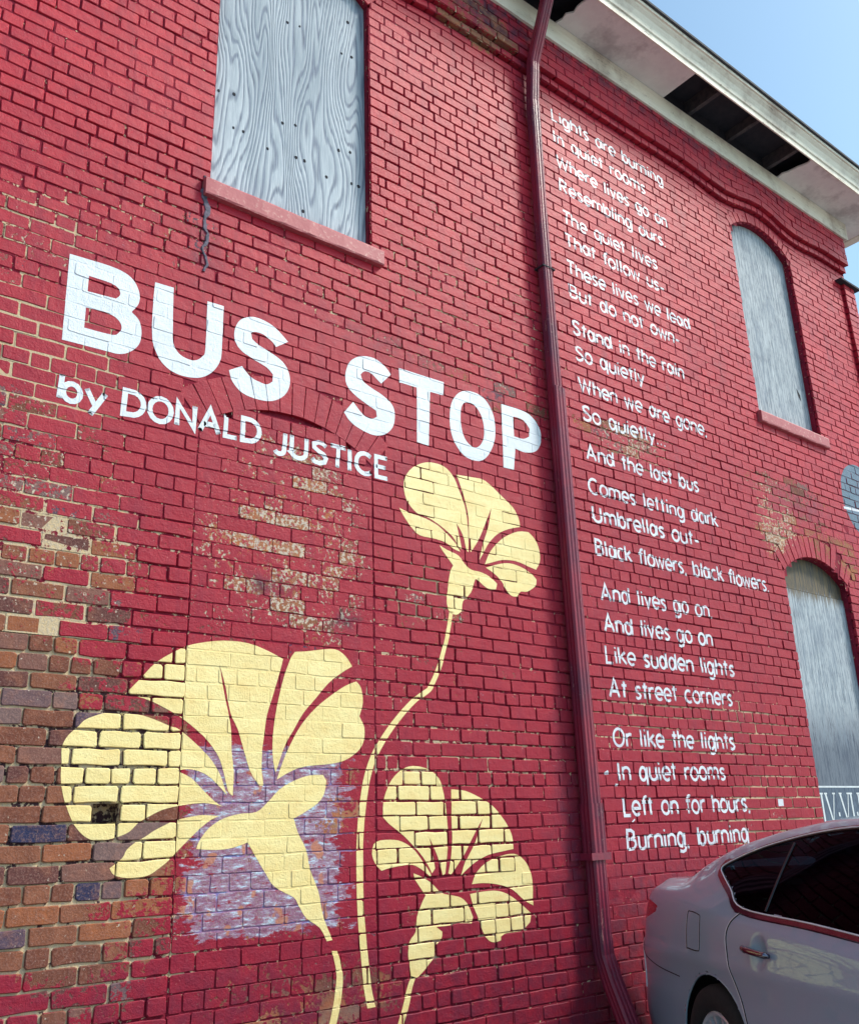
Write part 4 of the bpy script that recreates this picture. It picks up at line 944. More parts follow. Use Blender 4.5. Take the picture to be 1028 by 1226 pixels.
# ------------------------------------------------------------------ window boards, sills, crack
def board(o, y, mat, label, split=None, gap=0.0):
    x0, x1, s, zs, zc = o
    pcs = [(s, split - 0.004), (split + 0.004, None)] if split else [(s, None)]
    res = []
    for (za, zb) in pcs:
        N = 24
        top = []
        for k in range(N + 1):
            x = x0 + (x1 - x0) * k / N
            zt = (max(o[3], arch_z(o, min(max(x, x0 + .001), x1 - .001)))) - 0.003 if zb is None else zb
            top.append((x, zt))
        outl = [(x0 + 0.002, za), (x1 - 0.002, za)] + [(min(max(x, x0 + 0.002), x1 - 0.002), z) for x, z in top[::-1]]
        n = len(outl)
        yy = y if zb is not None or not split else y + 0.012
        V_ = [(x, yy, z + HC) for x, z in outl] + [(x, yy + 0.016, z + HC) for x, z in outl]
        F_ = [tuple(range(n)), tuple(range(n, 2 * n))[::-1]] + [(i, n + i, n + (i + 1) % n, (i + 1) % n) for i in range(n)]
        ob = under(mesh_obj("window_board", V_, F_, mat))
        res.append(ob)
    res[0]["label"] = label
    return res
b1 = board(OPEN[0], 0.058, M['board_grain'], "large weathered grey plywood board with dark swirling grain")
b2 = board(OPEN[1], 0.075, M['board_streak'], "streaked grey board in the upper far window")
b3 = board(OPEN[2], 0.07, M['board_damp'], "damp stained grey board in the lower far window", split=1.83)
b3[1]["label"] = "dark arched board piece at the top of the lower far window"
def on_board(px, py, y):            # places of nail holes, read on the board's plane
    d = AX * ((px - 514) / 1111.656) + AY * ((py - 613) / 1111.656) + AZ
    t = (4 + y) / d.y
    return d.x * t, d.z * t
def disc(mb, x, z, y, rx, rz, n=10, th=0.002, rot=0):
    k = len(mb.v)
    pts = [(rx * math.cos(2 * math.pi * i / n) * random.uniform(.8, 1.1), rz * math.sin(2 * math.pi * i / n) * random.uniform(.8, 1.1)) for i in range(n)]
    mb.add([(x + a, y - th, z + b + HC) for a, b in pts] + [(x + a * 1.15, y, z + b * 1.15 + HC) for a, b in pts],
           [tuple(range(n))] + [(i, n + i, n + (i + 1) % n, (i + 1) % n) for i in range(n)])
for (cx_, cy_) in [(335, 78), (378, 92), (547, 78), (525, 187), (560, 200), (93, 318), (147, 330), (318, 432), (363, 440), (145, 448), (180, 462), (515, 528), (555, 535), (365, 553), (395, 565), (560, 645), (585, 655), (265, 522), (472, 622), (390, 742)]:
    x, z = on_board(230 + cx_ / 2.937, cy_ / 2.937, 0.058)
    mb = MB(); r = random.uniform(0.0085, 0.013)
    disc(mb, x, z, 0.0575, r * 0.85, r)
    o = mb.build("nail_hole", M['knot']); o.parent = b1[0]
    o.matrix_parent_inverse = (Matrix.Translation((4, 0, 0)) @ INV).inverted()
mb = MB()
x, z = on_board(955, 472, 0.075)
mb.add([(x - 0.02, 0.0735, z + 0.06 + HC), (x - 0.005, 0.0735, z - 0.02 + HC), (x + 0.03, 0.0735, z - 0.07 + HC), (x + 0.035, 0.0735, z - 0.0 + HC)], [(0, 1, 2, 3)])
o = mb.build("split", M['knot'], b2[0])
def sill(o, label):
    x0, x1, s = o[0], o[1], o[2]
    V_ = []; N = 20
    # a slightly worn slab: rounded nose, chipped edges
    prof = [(0.07, -0.112), (-0.032, -0.108), (-0.036, -0.098), (-0.036, -0.012), (-0.030, -0.001), (0.07, 0.004)]
    xs = [x0 - 0.042 + (x1 - x0 + 0.114) * k / N for k in range(N + 1)]
    for k, x in enumerate(xs):
        for (y, z) in prof:
            V_.append((x, y + (random.uniform(-.002, .002) if y < 0 else 0), s + z + random.uniform(-.0015, .0015) + HC))
    n = len(prof); F_ = []
    for k in range(N):
        for i in range(n):
            j = (i + 1) % n; F_.append((k * n + i, (k + 1) * n + i, (k + 1) * n + j, k * n + j))
    F_ += [tuple(range(n)), tuple(range(N * n, N * n + n))[::-1]]
    ob = under(mesh_obj("window_sill", V_, F_, M['sill'])); ob["label"] = label
sill(OPEN[0], "chipped red stone sill under the large grained board")
sill(OPEN[1], "red stone sill of the upper far window")
sill(OPEN[2], "sill of the lower far window behind the car")
# tar filled crack running down from the near sill
mb = MB(); N = 26
L_ = []; R_ = []
for k in range(N):
    z = 3.41 - k * (0.62 / N)
    w = (0.019 if k < 11 else 0.010) * (1 - 0.5 * k / N) * random.uniform(0.6, 1.3)
    x = 1.738 + 0.012 * math.sin(k * 0.9) + 0.022 * (k / N) + random.uniform(-0.006, 0.006)
    L_.append((x - w, -0.0058, z + HC)); R_.append((x + w, -0.0058, z + HC))
mb.add(L_ + R_, [(i, i + 1, N + i + 1, N + i) for i in range(N - 1)])
mb.add([(a[0] - 0.004, 0.004, a[2]) for a in L_] + L_, [(i, i + 1, N + i + 1, N + i) for i in range(N - 1)])
mb.add([(a[0] + 0.004, 0.004, a[2]) for a in R_] + R_, [(i, N + i, N + i + 1, i + 1) for i in range(N - 1)])
under(mb.build("crack_filler", M['crack']))["label"] = "dark jagged filled crack below the near sill"
# Roman numerals on a dark strip at the foot of the lower far board
nb = MB()
def flat(mb, pts, y): 
    k = len(mb.v); mb.add([(x, y, z + HC) for x, z in pts], [tuple(range(len(pts)))])
strip = MB(); strip.box(7.012, 8.035, 0.062, 0.069, -0.14 + HC, 0.222 + HC)
o = under(strip.build("numeral_strip", simple("dark_blue_strip", (0.035, 0.055, 0.10), (0.10, 0.14, 0.2), 0.7, nscale=22, stretch=(3, 1, 1)))); o["label"] = "dark strip with white Roman numerals at the foot of the board"
flat(nb, [(7.012, 0.209), (8.035, 0.209), (8.035, 0.222), (7.012, 0.222)], 0.0605)
x = 7.122
for ch in "IV.VI.IV":
    zt, zb_ = 0.158, -0.055
    if ch == 'I':
        flat(nb, [(x, zb_), (x + 0.022, zb_), (x + 0.022, zt), (x, zt)], 0.0605)
        flat(nb, [(x - 0.012, zt - 0.001), (x + 0.034, zt - 0.001), (x + 0.034, zt + 0.012), (x - 0.012, zt + 0.012)], 0.0600); x += 0.062
    elif ch == 'V':
        flat(nb, [(x, zt), (x + 0.062, zb_), (x + 0.080, zb_), (x + 0.024, zt)], 0.0605)
        flat(nb, [(x + 0.128, zt), (x + 0.068, zb_), (x + 0.078, zb_), (x + 0.140, zt)], 0.0600)
        for xx in (x, x + 0.120): flat(nb, [(xx - 0.010, zt), (xx + 0.034, zt), (xx + 0.034, zt + 0.012), (xx - 0.010, zt + 0.012)], 0.0597)
        x += 0.165
    else:
        flat(nb, [(x, -0.01), (x + 0.02, -0.01), (x + 0.02, 0.02), (x, 0.02)], 0.0605); x += 0.055
nb.build("numerals", simple("white_sign_paint", (0.72, 0.76, 0.8), rough=0.5, bump=0), o)

# ------------------------------------------------------------------ eave: frieze board, soffit with two missing panels, cornice, roof
XE = 9.70
under_parts = []
def P(mb, name, mat, label=None, parent=None):
    o = mb.build(name, mat)
    if parent is None: under(o)
    else:
        o.parent = parent
    if label: o["label"] = label
    return o
mb = MB()
xs = np.linspace(XL, 9.215, 60); n = 4; V_ = []; F_ = []
for x in xs:
    e = random.uniform(-0.003, 0.003)
    V_ += [(x, -0.074, 6.047 + HC + e), (x, -0.094, 6.049 + HC + e), (x, -0.098, 6.257 + HC), (x, -0.074, 6.257 + HC)]
for k in range(len(xs) - 1):
    for i in range(4): F_.append((k * 4 + i, (k + 1) * 4 + i, (k + 1) * 4 + (i + 1) % 4, k * 4 + (i + 1) % 4))
F_ += [(0, 1, 2, 3), tuple((len(xs) - 1) * 4 + i for i in (3, 2, 1, 0))]
under(mesh_obj("frieze_board", V_, F_, M['cream_trim']))["label"] = "cream frieze board along the top of the wall"
mb = MB(); mb.box(9.215, 9.255, -0.098, 6.0, 6.047 + HC, 6.257 + HC); P(mb, "frieze_board", M['cream_trim'])
# soffit panels: y from the frieze to the fascia
ZS = 6.260 + HC
def soffit_panel(x0, x1, ragged0=False, ragged1=False):
    N = 8; L_ = []; R_ = []
    for k in range(N + 1):
        y = -0.05 - (0.41) * k / N
        L_.append((x0 + (random.uniform(-0.02, 0.02) if ragged0 else 0) + (0.05 * (k / N) if ragged0 else 0), y)); R_.append((x1 + (random.uniform(-0.02, 0.02) if ragged1 else 0), y))
    V_ = [(x, y, ZS) for x, y in L_ + R_] + [(x, y, ZS + 0.018) for x, y in L_ + R_]
    n = N + 1; F_ = []
    for k in range(N):
        F_.append((k, k + 1, n + k + 1, n + k)); F_.append((2 * n + k, 3 * n + k, 3 * n + k + 1, 2 * n + k + 1))
        F_.append((k, 2 * n + k, 2 * n + k + 1, k + 1)); F_.append((n + k, n + k + 1, 3 * n + k + 1, 3 * n + k))
    under(mesh_obj("soffit_panel", V_, F_, M['soffit']))
soffit_panel(XL, 1.2); soffit_panel(1.204, 4.12, ragged1=True); soffit_panel(4.66, 6.05, True, False); soffit_panel(7.91, XE - 0.12, True, False)
mb = MB(); mb.box(9.256, XE - 0.12, -0.049, 6.0, ZS + 0.0005, ZS + 0.018); P(mb, "soffit_panel", M['soffit'])
# dark roof space above the missing panels
mb = MB(); mb.box(XL, XE - 0.2, -0.44, 6.0, ZS + 0.20, ZS + 0.22); P(mb, "roof_deck", M['dark_timber'])
mb = MB(); mb.box(XL, 9.215, -0.040, -0.030, ZS - 0.004, ZS + 0.20); P(mb, "wall_plate", M['dark_timber'])
for x in (4.3, 6.46, 7.12, 7.76, 5.3, 8.4, 9.0):
    mb = MB(); mb.box(x, x + 0.045, -0.45, -0.041, ZS + (0.06 if x != 7.12 else 0.10), ZS + 0.199); P(mb, "rafter", M['rafter'])
# cornice and fascia
prof = [(-0.454, 6.253), (-0.466, 6.253), (-0.468, 6.31), (-0.48, 6.317), (-0.486, 6.355), (-0.507, 6.4), (-0.532, 6.427), (-0.537, 6.44), (-0.552, 6.443), (-0.552, 6.473), (-0.454, 6.475)]
V_ = []; F_ = []; xs = np.linspace(XL, XE, 50); n = len(prof)
for k, x in enumerate(xs):
    e = random.uniform(-0.0025, 0.0025)
    for (y, z) in prof: V_.append((x, y + e, z + HC + e))
for k in range(len(xs) - 1):
    for i in range(n): F_.append((k * n + i, (k + 1) * n + i, (k + 1) * n + (i + 1) % n, k * n + (i + 1) % n))
F_ += [tuple(range(n)), tuple((len(xs) - 1) * n + i for i in range(n))[::-1]]
under(mesh_obj("cornice", V_, F_, M['cream_trim']))["label"] = "pale moulded cornice along the eave"
mb = MB(); mb.box(XE - 0.115, XE - 0.01, -0.453, 6.0, 6.253 + HC, 6.473 + HC); P(mb, "cornice", M['cream_trim'])
mb = MB(); mb.box(XL - 0.1, XE + 0.03, -0.574, -0.2, 6.476 + HC, 6.500 + HC); P(mb, "roof_edge", M['shingle'], "dark roof edge above the cornice")
mb = MB()
mb.add([(XL - .1, -0.56, 6.501 + HC), (XE + .02, -0.56, 6.501 + HC), (XE + .02, 4, 7.45 + HC), (XL - .1, 4, 7.45 + HC), (XE + .02, 8.5, 6.501 + HC), (XL - .1, 8.5, 6.501 + HC)], [(0, 1, 2, 3), (3, 2, 4, 5), (0, 3, 5), (1, 4, 2)])
P(mb, "roof", M['shingle'], "low dark shingle roof")
# small dark ledge where the corner pier begins
mb = MB(); mb.box(8.96, 9.36, -0.075, 0.0, 5.455 + HC, 5.478 + HC); P(mb, "ledge", M['dark_timber'], "thin dark ledge on the corner pier")

# ------------------------------------------------------------------ downspout
pipe = empty("downspout", (0, 0, 0)); under(pipe)
pipe["label"] = "tall fluted dark red downspout between the title and the poem"
def pipe_run(path, w, d, name, flutes=True):
    """path: (x, y_back, z) of the back centre; rectangular section with rounded corners and ribs on its face"""
    def section():
        S = []
        hw = w / 2
        # front face left to right at depth -d, with ribs
        N = 20
        for k in range(N + 1):
            u = -hw + 2 * hw * k / N
            rib = 0.006 * (0.5 - 0.5 * math.cos(2 * math.pi * 3.5 * (k / N))) if flutes else 0
            e = 1 - min(1, min(u + hw, hw - u) / 0.010)
            S.append((u, -d + 0.008 * e * e - rib * (1 - e) + 0.0))
        for k in range(1, 5):
            u = -d + 0.010 + (d - 0.014) * k / 5
            S.append((hw + (-0.003 if flutes and k % 2 else 0), u))
        S.append((hw - 0.004, 0)); S.append((-hw + 0.004, 0))
        for k in range(4, 0, -1):
            u = -d + 0.010 + (d - 0.014) * k / 5
            S.append((-hw - (-0.003 if flutes and k % 2 else 0), u))
        return S
    S = section(); n = len(S); V_ = []; F_ = []
    for i, p in enumerate(path):
        a = path[max(0, i - 1)]; b = path[min(len(path) - 1, i + 1)]
        t = Vector((b[0] - a[0], b[1] - a[1], b[2] - a[2])).normalized()
        out_ = Vector((0, -1, 0)); out_ = (out_ - t * out_.dot(t)).normalized()
        side = t.cross(out_); side.normalize()
        if side.x < 0: side = -side
        for (u, v) in S:
            q = Vector(p) + side * u + out_ * (-v)
            V_.append((q.x, q.y, q.z + HC))
    for i in range(len(path) - 1):
        for k in range(n):
            F_.append((i * n + k, i * n + (k + 1) % n, (i + 1) * n + (k + 1) % n, (i + 1) * n + k))
    F_ += [tuple(range(n)), tuple((len(path) - 1) * n + k for k in range(n))[::-1]]
    o = mesh_obj(name, V_, F_, M['pipe'], pipe)
    return o
pipe_run([(4.345, -0.40, 6.60), (4.345, -0.38, 6.42), (4.345, -0.085, 5.74), (4.342, -0.060, 5.66), (4.34, -0.055, 5.58), (4.335, -0.03, 5.3), (4.325, -0.025, 4.2), (4.33, -0.02, 2.79)], 0.092, 0.062, "pipe")
pipe_run([(4.335, -0.02, 2.84), (4.335, -0.02, 1.4), (4.345, -0.018, 0.05)], 0.106, 0.076, "pipe")
pipe_run([(4.345, -0.012, 0.11), (4.345, -0.012, -0.20)], 0.122, 0.088, "pipe_sleeve")
pipe_run([(4.345, -0.018, -0.15), (4.345, -0.018, -0.60), (4.350, -0.022, -0.72), (4.352, -0.07, -0.86), (4.355, -0.14, -1.02), (4.36, -0.24, -1.25)], 0.104, 0.074, "pipe")
mb = MB()
for z in (-0.185,):
    mb.box(4.262, 4.428, -0.108, -0.101, z - 0.02 + HC, z + 0.02 + HC)
    mb.box(4.262, 4.269, -0.101, -0.006, z - 0.02 + HC, z + 0.02 + HC); mb.box(4.421, 4.428, -0.101, -0.006, z - 0.02 + HC, z + 0.02 + HC)
    mb.box(4.19, 4.262, -0.010, -0.006, z - 0.02 + HC, z + 0.02 + HC); mb.box(4.428, 4.47, -0.010, -0.006, z - 0.02 + HC, z + 0.02 + HC)
mb.build("strap", M['pipe'], pipe)
mb = MB(); mb.box(4.27, 4.395, -0.093, -0.004, 3.79 + HC, 3.80 + HC); mb.box(4.392, 4.44, -0.02, -0.004, 3.79 + HC, 3.80 + HC)
mb.build("strap", M['dark_timber'], pipe)

# ------------------------------------------------------------------ the grey sedan
CAR_X, CAR_Y, CAR_YAW = 4.89, -1.38, math.radians(-118.5)
def car_materials():
    t = NT("grey_metallic_car_paint")
    fl = t.noise(900, detail=2)
    obj = t.n("TexCoord").outputs["Object"]
    dust = t.noise(3.2, vec=obj, detail=5, rough=0.65)
    c = t.mix(t.rng(fl, 0.4, 0.6), (0.32, 0.45, 0.54), (0.25, 0.37, 0.46))
    t.done(c, t.mix(t.rng(dust, 0.4, 0.7), (0.30,) * 3, (0.34,) * 3), 0.05, 0.3)
    t.b.inputs["Coat Weight"].default_value = 1.0
    t.b.inputs["Coat Roughness"].default_value = 0.035
    M['car'] = t.m
    M['chrome'] = simple("chrome_trim", (0.24, 0.22, 0.26), rough=0.14, metal=1.0, bump=0)
    M['black_plastic'] = simple("black_plastic", (0.018, 0.018, 0.02), rough=0.45, bump=0)
    M['edge'] = simple("painted_edge_highlight", (0.85, 0.86, 0.9), rough=0.35, metal=0.0, bump=0)  # pale diffuse colour standing in for the sky highlight along panel edges
    M['gap'] = simple("panel_gap_dark", (0.008, 0.008, 0.01), rough=0.8, bump=0)
    M['rubber'] = simple("tyre_rubber", (0.010, 0.010, 0.011), (0.016, 0.016, 0.016), 0.9, nscale=40)
    M['alloy'] = simple("alloy_rim", (0.72, 0.73, 0.77), rough=0.28, metal=0.35, bump=0)
    M['seat'] = simple("dark_seat_cloth", (0.045, 0.04, 0.042), (0.03, 0.028, 0.03), 0.9)
    M['head'] = simple("headlight_lens", (0.5, 0.52, 0.55), rough=0.08, metal=0.3, bump=0)
    t = NT("tail_lamp_red")
    t.done((0.33, 0.008, 0.012), 0.12, 0, 0.6); t.b.inputs["Coat Weight"].default_value = 1
    M['tail'] = t.m
    t = NT("tinted_car_glass")
    t.done((0.006, 0.007, 0.012), 0.02, 0, 0.6)
    tr = t.n("BsdfTransparent"); tr.inputs[0].default_value = (0.02, 0.03, 0.045, 1)
    fr = t.n("Fresnel"); fr.inputs[0].default_value = 1.12
    gl = t.n("BsdfGlossy"); gl.inputs["Roughness"].default_value = 0.015; gl.inputs[0].default_value = (0.5, 0.75, 1.0, 1)
    mx = t.n("MixShader"); t.l(fr.outputs[0], mx.inputs[0]); t.l(tr.outputs[0], mx.inputs[1]); t.l(gl.outputs[0], mx.inputs[2]); t.l(mx.outputs[0], t.out.inputs[0])
    M['glass'] = t.m
car_materials()

def lut(tab):
    xs = [p[0] for p in tab]; ys = [p[1] for p in tab]
    # monotone cubic
    n = len(xs); d = [(ys[i + 1] - ys[i]) / (xs[i + 1] - xs[i]) for i in range(n - 1)]
    mm = [d[0]] + [0 if d[i - 1] * d[i] <= 0 else 2 * d[i - 1] * d[i] / (d[i - 1] + d[i]) for i in range(1, n - 1)] + [d[-1]]
    def f(x):
        if x <= xs[0]: return ys[0]
        if x >= xs[-1]: return ys[-1]
        i = max(k for k in range(n - 1) if xs[k] <= x)
        h = xs[i + 1] - xs[i]; t = (x - xs[i]) / h
        return (2*t**3 - 3*t**2 + 1) * ys[i] + (t**3 - 2*t**2 + t) * h * mm[i] + (-2*t**3 + 3*t**2) * ys[i + 1] + (t**3 - t**2) * h * mm[i + 1]
    return f
WD = lut([(0, .64), (.02, .735), (.06, .80), (.14, .845), (.28, .872), (.5, .887), (.8, .893), (1.13, .903), (2.0, .915), (3.2, .912), (3.9, .90), (4.3, .865), (4.55, .80), (4.72, .70), (4.82, .58), (4.87, .42)])
ZT = lut([(0, .80), (.015, .93), (.05, 1.075), (.09, 1.125), (.20, 1.14), (.45, 1.15), (.62, 1.165), (.85, 1.255), (1.15, 1.355), (1.5, 1.425), (1.9, 1.462), (2.3, 1.472), (2.7, 1.455), (2.95, 1.42), (3.3, 1.26), (3.75, 1.04), (4.0, .995), (4.4, .90), (4.65, .80), (4.8, .68), (4.87, .58)])
ZB = lut([(0, .48), (.03, .36), (.12, .27), (.4, .215), (1.1, .19), (3.9, .18), (4.5, .19), (4.75, .22), (4.87, .32)])
ZBELT = lut([(0, .76), (.03, .93), (.08, 1.035), (.3, 1.075), (.7, 1.085), (1.1, 1.07), (1.42, 1.045), (2.0, 1.015), (2.8, .975), (3.6, .94), (3.9, .91), (4.3, .82), (4.6, .72), (4.87, .52)])
YG = lut([(0, .42), (.1, .62), (.3, .70), (.6, .71), (.9, .68), (1.2, .635), (1.6, .60), (2.3, .60), (2.8, .60), (3.1, .64), (3.5, .69), (3.8, .72), (4.3, .70), (4.87, .30)])
DG = lut([(0, .01), (.6, .012), (1.0, .028), (1.5, .058), (2.3, .065), (2.9, .06), (3.5, .02), (4.87, .01)])   # drop from roof crown to greenhouse edge
NV = 88
def section(s):
    w, zt, zb, zbelt, yg, dg = WD(s), ZT(s), ZB(s), ZBELT(s), YG(s), DG(s)
    zg = zt - dg
    zbelt = min(zbelt, zg - 0.004)
    zs = zbelt - 0.075 * min(1, (zbelt - zb) / .8)
    H = zs - zb
    C = [(w * .86, zb), (w * .975, zb + .13 * H), (w * .998, zb + .42 * H), (w * 1.0, zb + .62 * H), (w * .990, zb + .84 * H), (w * .968, zs), (w * .925, zbelt), ((w * .925) * .45 + yg * .55, zbelt + (zg - zbelt) * .60), (yg, zg), (yg * .86, zt - dg * .38), (yg * .5, zt - dg * .06), (0, zt)]
    C = [Vector(c) for c in C]
    n = len(C); out_ = []
    for k in range(NV + 1):
        u = k / NV * (n - 1); i = min(int(u), n - 2); t = u - i
        p0 = C[i - 1] if i > 0 else C[0] * 2 - C[1]; p1 = C[i]; p2 = C[i + 1]
        p3 = C[i + 2] if i + 2 < n else Vector((-C[n - 2].x, C[n - 2].y))
        q = 0.5 * ((2 * p1) + (p2 - p0) * t + (2 * p0 - 5 * p1 + 4 * p2 - p3) * t * t + (3 * p1 - p0 - 3 * p2 + p3) * t ** 3)
        out_.append((max(0, q.x), q.y))
    # a soft crease along the flank
    zc = .80 + .06 * (1 - min(1, abs(s - 2.4) / 2.4)) - 0.03
    out_ = [(h + (.007 * math.exp(-((z - zc) / .035) ** 2) - .006 * math.exp(-((z - zc + .13) / .07) ** 2) if (k < NV * .5) else 0), z) for k, (h, z) in enumerate(out_)]
    return out_
SS = sorted(set([round(v, 4) for v in list(np.concatenate([np.linspace(0, .1, 12), np.linspace(.1, 1.45, 88), np.linspace(1.45, 1.85, 45), np.linspace(1.9, 4.7, 100), np.linspace(4.7, 4.87, 12)]))]))
SEC = [section(s) for s in SS]
NSt = len(SS)
JT = int(NV * 8 / 11)            # greenhouse edge
Hh = np.array([[p[0] for p in r] for r in SEC]); Zz = np.array([[p[1] for p in r] for r in SEC]); Sarr = np.array(SS)
def flank(s, z):
    i = int(np.clip(np.searchsorted(Sarr, s) - 1, 0, NSt - 2)); t = (s - SS[i]) / (SS[i + 1] - SS[i])
    a = np.interp(z, Zz[i, :JT + 3], Hh[i, :JT + 3]); b = np.interp(z, Zz[i + 1, :JT + 3], Hh[i + 1, :JT + 3])
    return float(a + (b - a) * t)
def fnormal(s, z):
    e = .01
    dhs = (flank(s + e, z) - flank(s - e, z)) / (2 * e); dhz = (flank(s, z + e) - flank(s, z - e)) / (2 * e)
    return Vector((-dhs, 1, -dhz)).normalized()      # (s, h, z)
def spline(pts, sub=6, closed=True, corner=60):
    if closed: return smooth_outline(pts, sub, corner)
    ext = [pts[0]] + list(pts) + [pts[-1]]; out_ = []
    for i in range(1, len(ext) - 2):
        p0, p1, p2, p3 = ext[i - 1], ext[i], ext[i + 1], ext[i + 2]
        for k in range(sub):
            t = k / sub
            out_.append(tuple(0.5 * ((2 * p1[d]) + (p2[d] - p0[d]) * t + (2 * p0[d] - 5 * p1[d] + 4 * p2[d] - p3[d]) * t * t + (3 * p1[d] - p0[d] - 3 * p2[d] + p3[d]) * t ** 3) for d in (0, 1)))
    out_.append(tuple(pts[-1])); return out_
WIN = spline([(1.43, 1.052), (1.25, 1.125), (1.07, 1.200), (1.09, 1.232), (1.38, 1.315), (1.75, 1.372), (2.1, 1.398), (2.5, 1.395), (2.8, 1.365), (3.05, 1.27), (3.3, 1.14), (3.52, 1.01), (3.50, .985), (3.1, .988), (2.6, 1.006), (2.0, 1.034)], 5, True, 50)
TAIL = spline([(-.01, .925), (-.01, 1.03), (.20, 1.035), (.44, 1.01), (.47, .99), (.42, .965), (.20, .92)], 4, True, 50)
TAIL2 = spline([(-.01, .80), (-.01, .88), (.20, .885), (.25, .83), (.18, .79)], 4, True, 50)
HEADL = spline([(4.40, .69), (4.30, .78), (4.45, .79), (4.75, .68), (4.80, .62), (4.6, .62)], 4, True, 50)
CUT_R = spline([(1.432, 1.045), (1.36, .995), (1.325, .94), (1.33, .87), (1.37, .78), (1.44, .66), (1.50, .52), (1.535, .40), (1.56, .28)], 5, False)
CUT_B = spline([(2.42, 1.012), (2.415, .8), (2.41, .5), (2.40, .26)], 5, False)
CUT_F = spline([(3.50, .98), (3.46, .8), (3.44, .5), (3.42, .26)], 5, False)
FUEL = smooth_outline([(.875, .85), (.885, .99), (.91, 1.008), (1.01, 1.0), (1.035, .98), (1.03, .855), (1.01, .835), (.90, .835)], 4, 80)
def inside(pt, poly):
    x, y = pt; c = False; n = len(poly); j = n - 1
    for i in range(n):
        xi, yi = poly[i]; xj, yj = poly[j]
        if (yi > y) != (yj > y) and x < (xj - xi) * (y - yi) / (yj - yi) + xi: c = not c
        j = i
    return c
def closest(pt, poly, closed=True):
    x, y = pt; best = (9, None); n = len(poly)
    for i in range(n if closed else n - 1):
        ax, ay = poly[i]; bx, by = poly[(i + 1) % n]
        dx, dy = bx - ax, by - ay; L = dx * dx + dy * dy
        t = 0 if L == 0 else max(0, min(1, ((x - ax) * dx + (y - ay) * dy) / L))
        qx, qy = ax + t * dx, ay + t * dy; d = math.hypot(x - qx, y - qy)
        if d < best[0]: best = (d, (qx, qy))
    return best
WHEELS = [(1.13, .350), (3.905, .350)]; RA = .396
def cutpath_x(path, z):
    zs_ = [p[1] for p in path][::-1]; xs_ = [p[0] for p in path][::-1]
    return float(np.interp(z, zs_, xs_))
POS = {}
for i in range(NSt):
    for j in range(NV + 1):
        s, h, z = SS[i], Hh[i, j], Zz[i, j]
        if j <= JT + 1 and 0 < i < NSt - 1:
            for (cs, cz) in WHEELS:
                d = math.hypot(s - cs, z - cz)
                if abs(d - RA) < .010 and z > .2:
                    s2 = cs + (s - cs) * RA / d; z2 = cz + (z - cz) * RA / d; h = flank(s2, z2); s, z = s2, z2
            for poly in (WIN, TAIL, TAIL2, HEADL):
                x0 = min(p[0] for p in poly) - .02; x1 = max(p[0] for p in poly) + .02; y0 = min(p[1] for p in poly) - .02; y1 = max(p[1] for p in poly) + .02
                if x0 < s < x1 and y0 < z < y1:
                    d, q = closest((s, z), poly)
                    if d < .0085 and q[0] > 0: h = flank(*q); s, z = q
        for hs_, hz_ in ((1.63, .895), (2.72, .885)):
            rr_ = math.hypot(s - hs_, z - hz_) / .075
            if rr_ < 1 and j < NV * .6: h -= .022 * (1 - rr_ * rr_) ** 1.5
        s += 0.16 * max(0.0, min(1.0, (z - 0.50) / 0.6)) * math.exp(-(s / 0.22) ** 2)
        POS[i, j] = (s, h, z)
def classify(s, h, z, j):
    if j < JT + 1:
        for (cs, cz) in WHEELS:
            if math.hypot(s - cs, z - cz) < RA and z > .15: return None
        if j >= JT - 40 and inside((s, z), WIN): return 'side_window'
        if s < .5 and inside((s, z), TAIL): return 'taillight'
        if s < .3 and inside((s, z), TAIL2): return 'taillight_lower'
        if s > 4.2 and inside((s, z), HEADL): return 'headlight'
        zb_ = ZBELT(s)
        if z < zb_ - .004:
            if cutpath_x(CUT_R, z) < s < cutpath_x(CUT_B, z): return 'rear_door'
            if cutpath_x(CUT_B, z) <= s < cutpath_x(CUT_F, z): return 'front_door'
    else:
        if .66 < s < 1.46 and h < YG(s) * .90: return 'rear_window'
        if 2.93 < s < 3.70 and h < YG(s) * .92: return 'windshield'
    if s < .40 and z < .72: return 'bumper'
    if s > 4.35 and z < .60: return 'bumper_front'
    if s < .64 and j >= JT: return 'trunk_lid'
    if s > 3.76 and j >= JT: return 'hood'
    return 'body'
groups = {}
for side in (-1, 1):                    # -1: the car's right flank (local -y)
    for i in range(NSt - 1):
        for j in range(NV):
            q = [POS[i, j], POS[i + 1, j], POS[i + 1, j + 1], POS[i, j + 1]]
            c = [sum(v[k] for v in q) / 4 for k in range(3)]
            key = classify(c[0], c[1], c[2], j)
            if key is None: continue
            nm = (key, side if key in ('side_window', 'taillight', 'taillight_lower', 'headlight', 'rear_door', 'front_door') else 0)
            g = groups.setdefault(nm, dict(v={}, V=[], F=[]))
            idx = []
            for (ii, jj) in ((i, j), (i + 1, j), (i + 1, j + 1), (i, j + 1)):
                kk = (ii, jj, side if jj < NV else 0)
                if kk not in g['v']:
                    g['v'][kk] = len(g['V']); s, h, z = POS[ii, jj]
                    g['V'].append((s - 1.13, h * side, z))
                idx.append(g['v'][kk])
            g['F'].append(tuple(idx) if side == -1 else tuple(idx[::-1]))
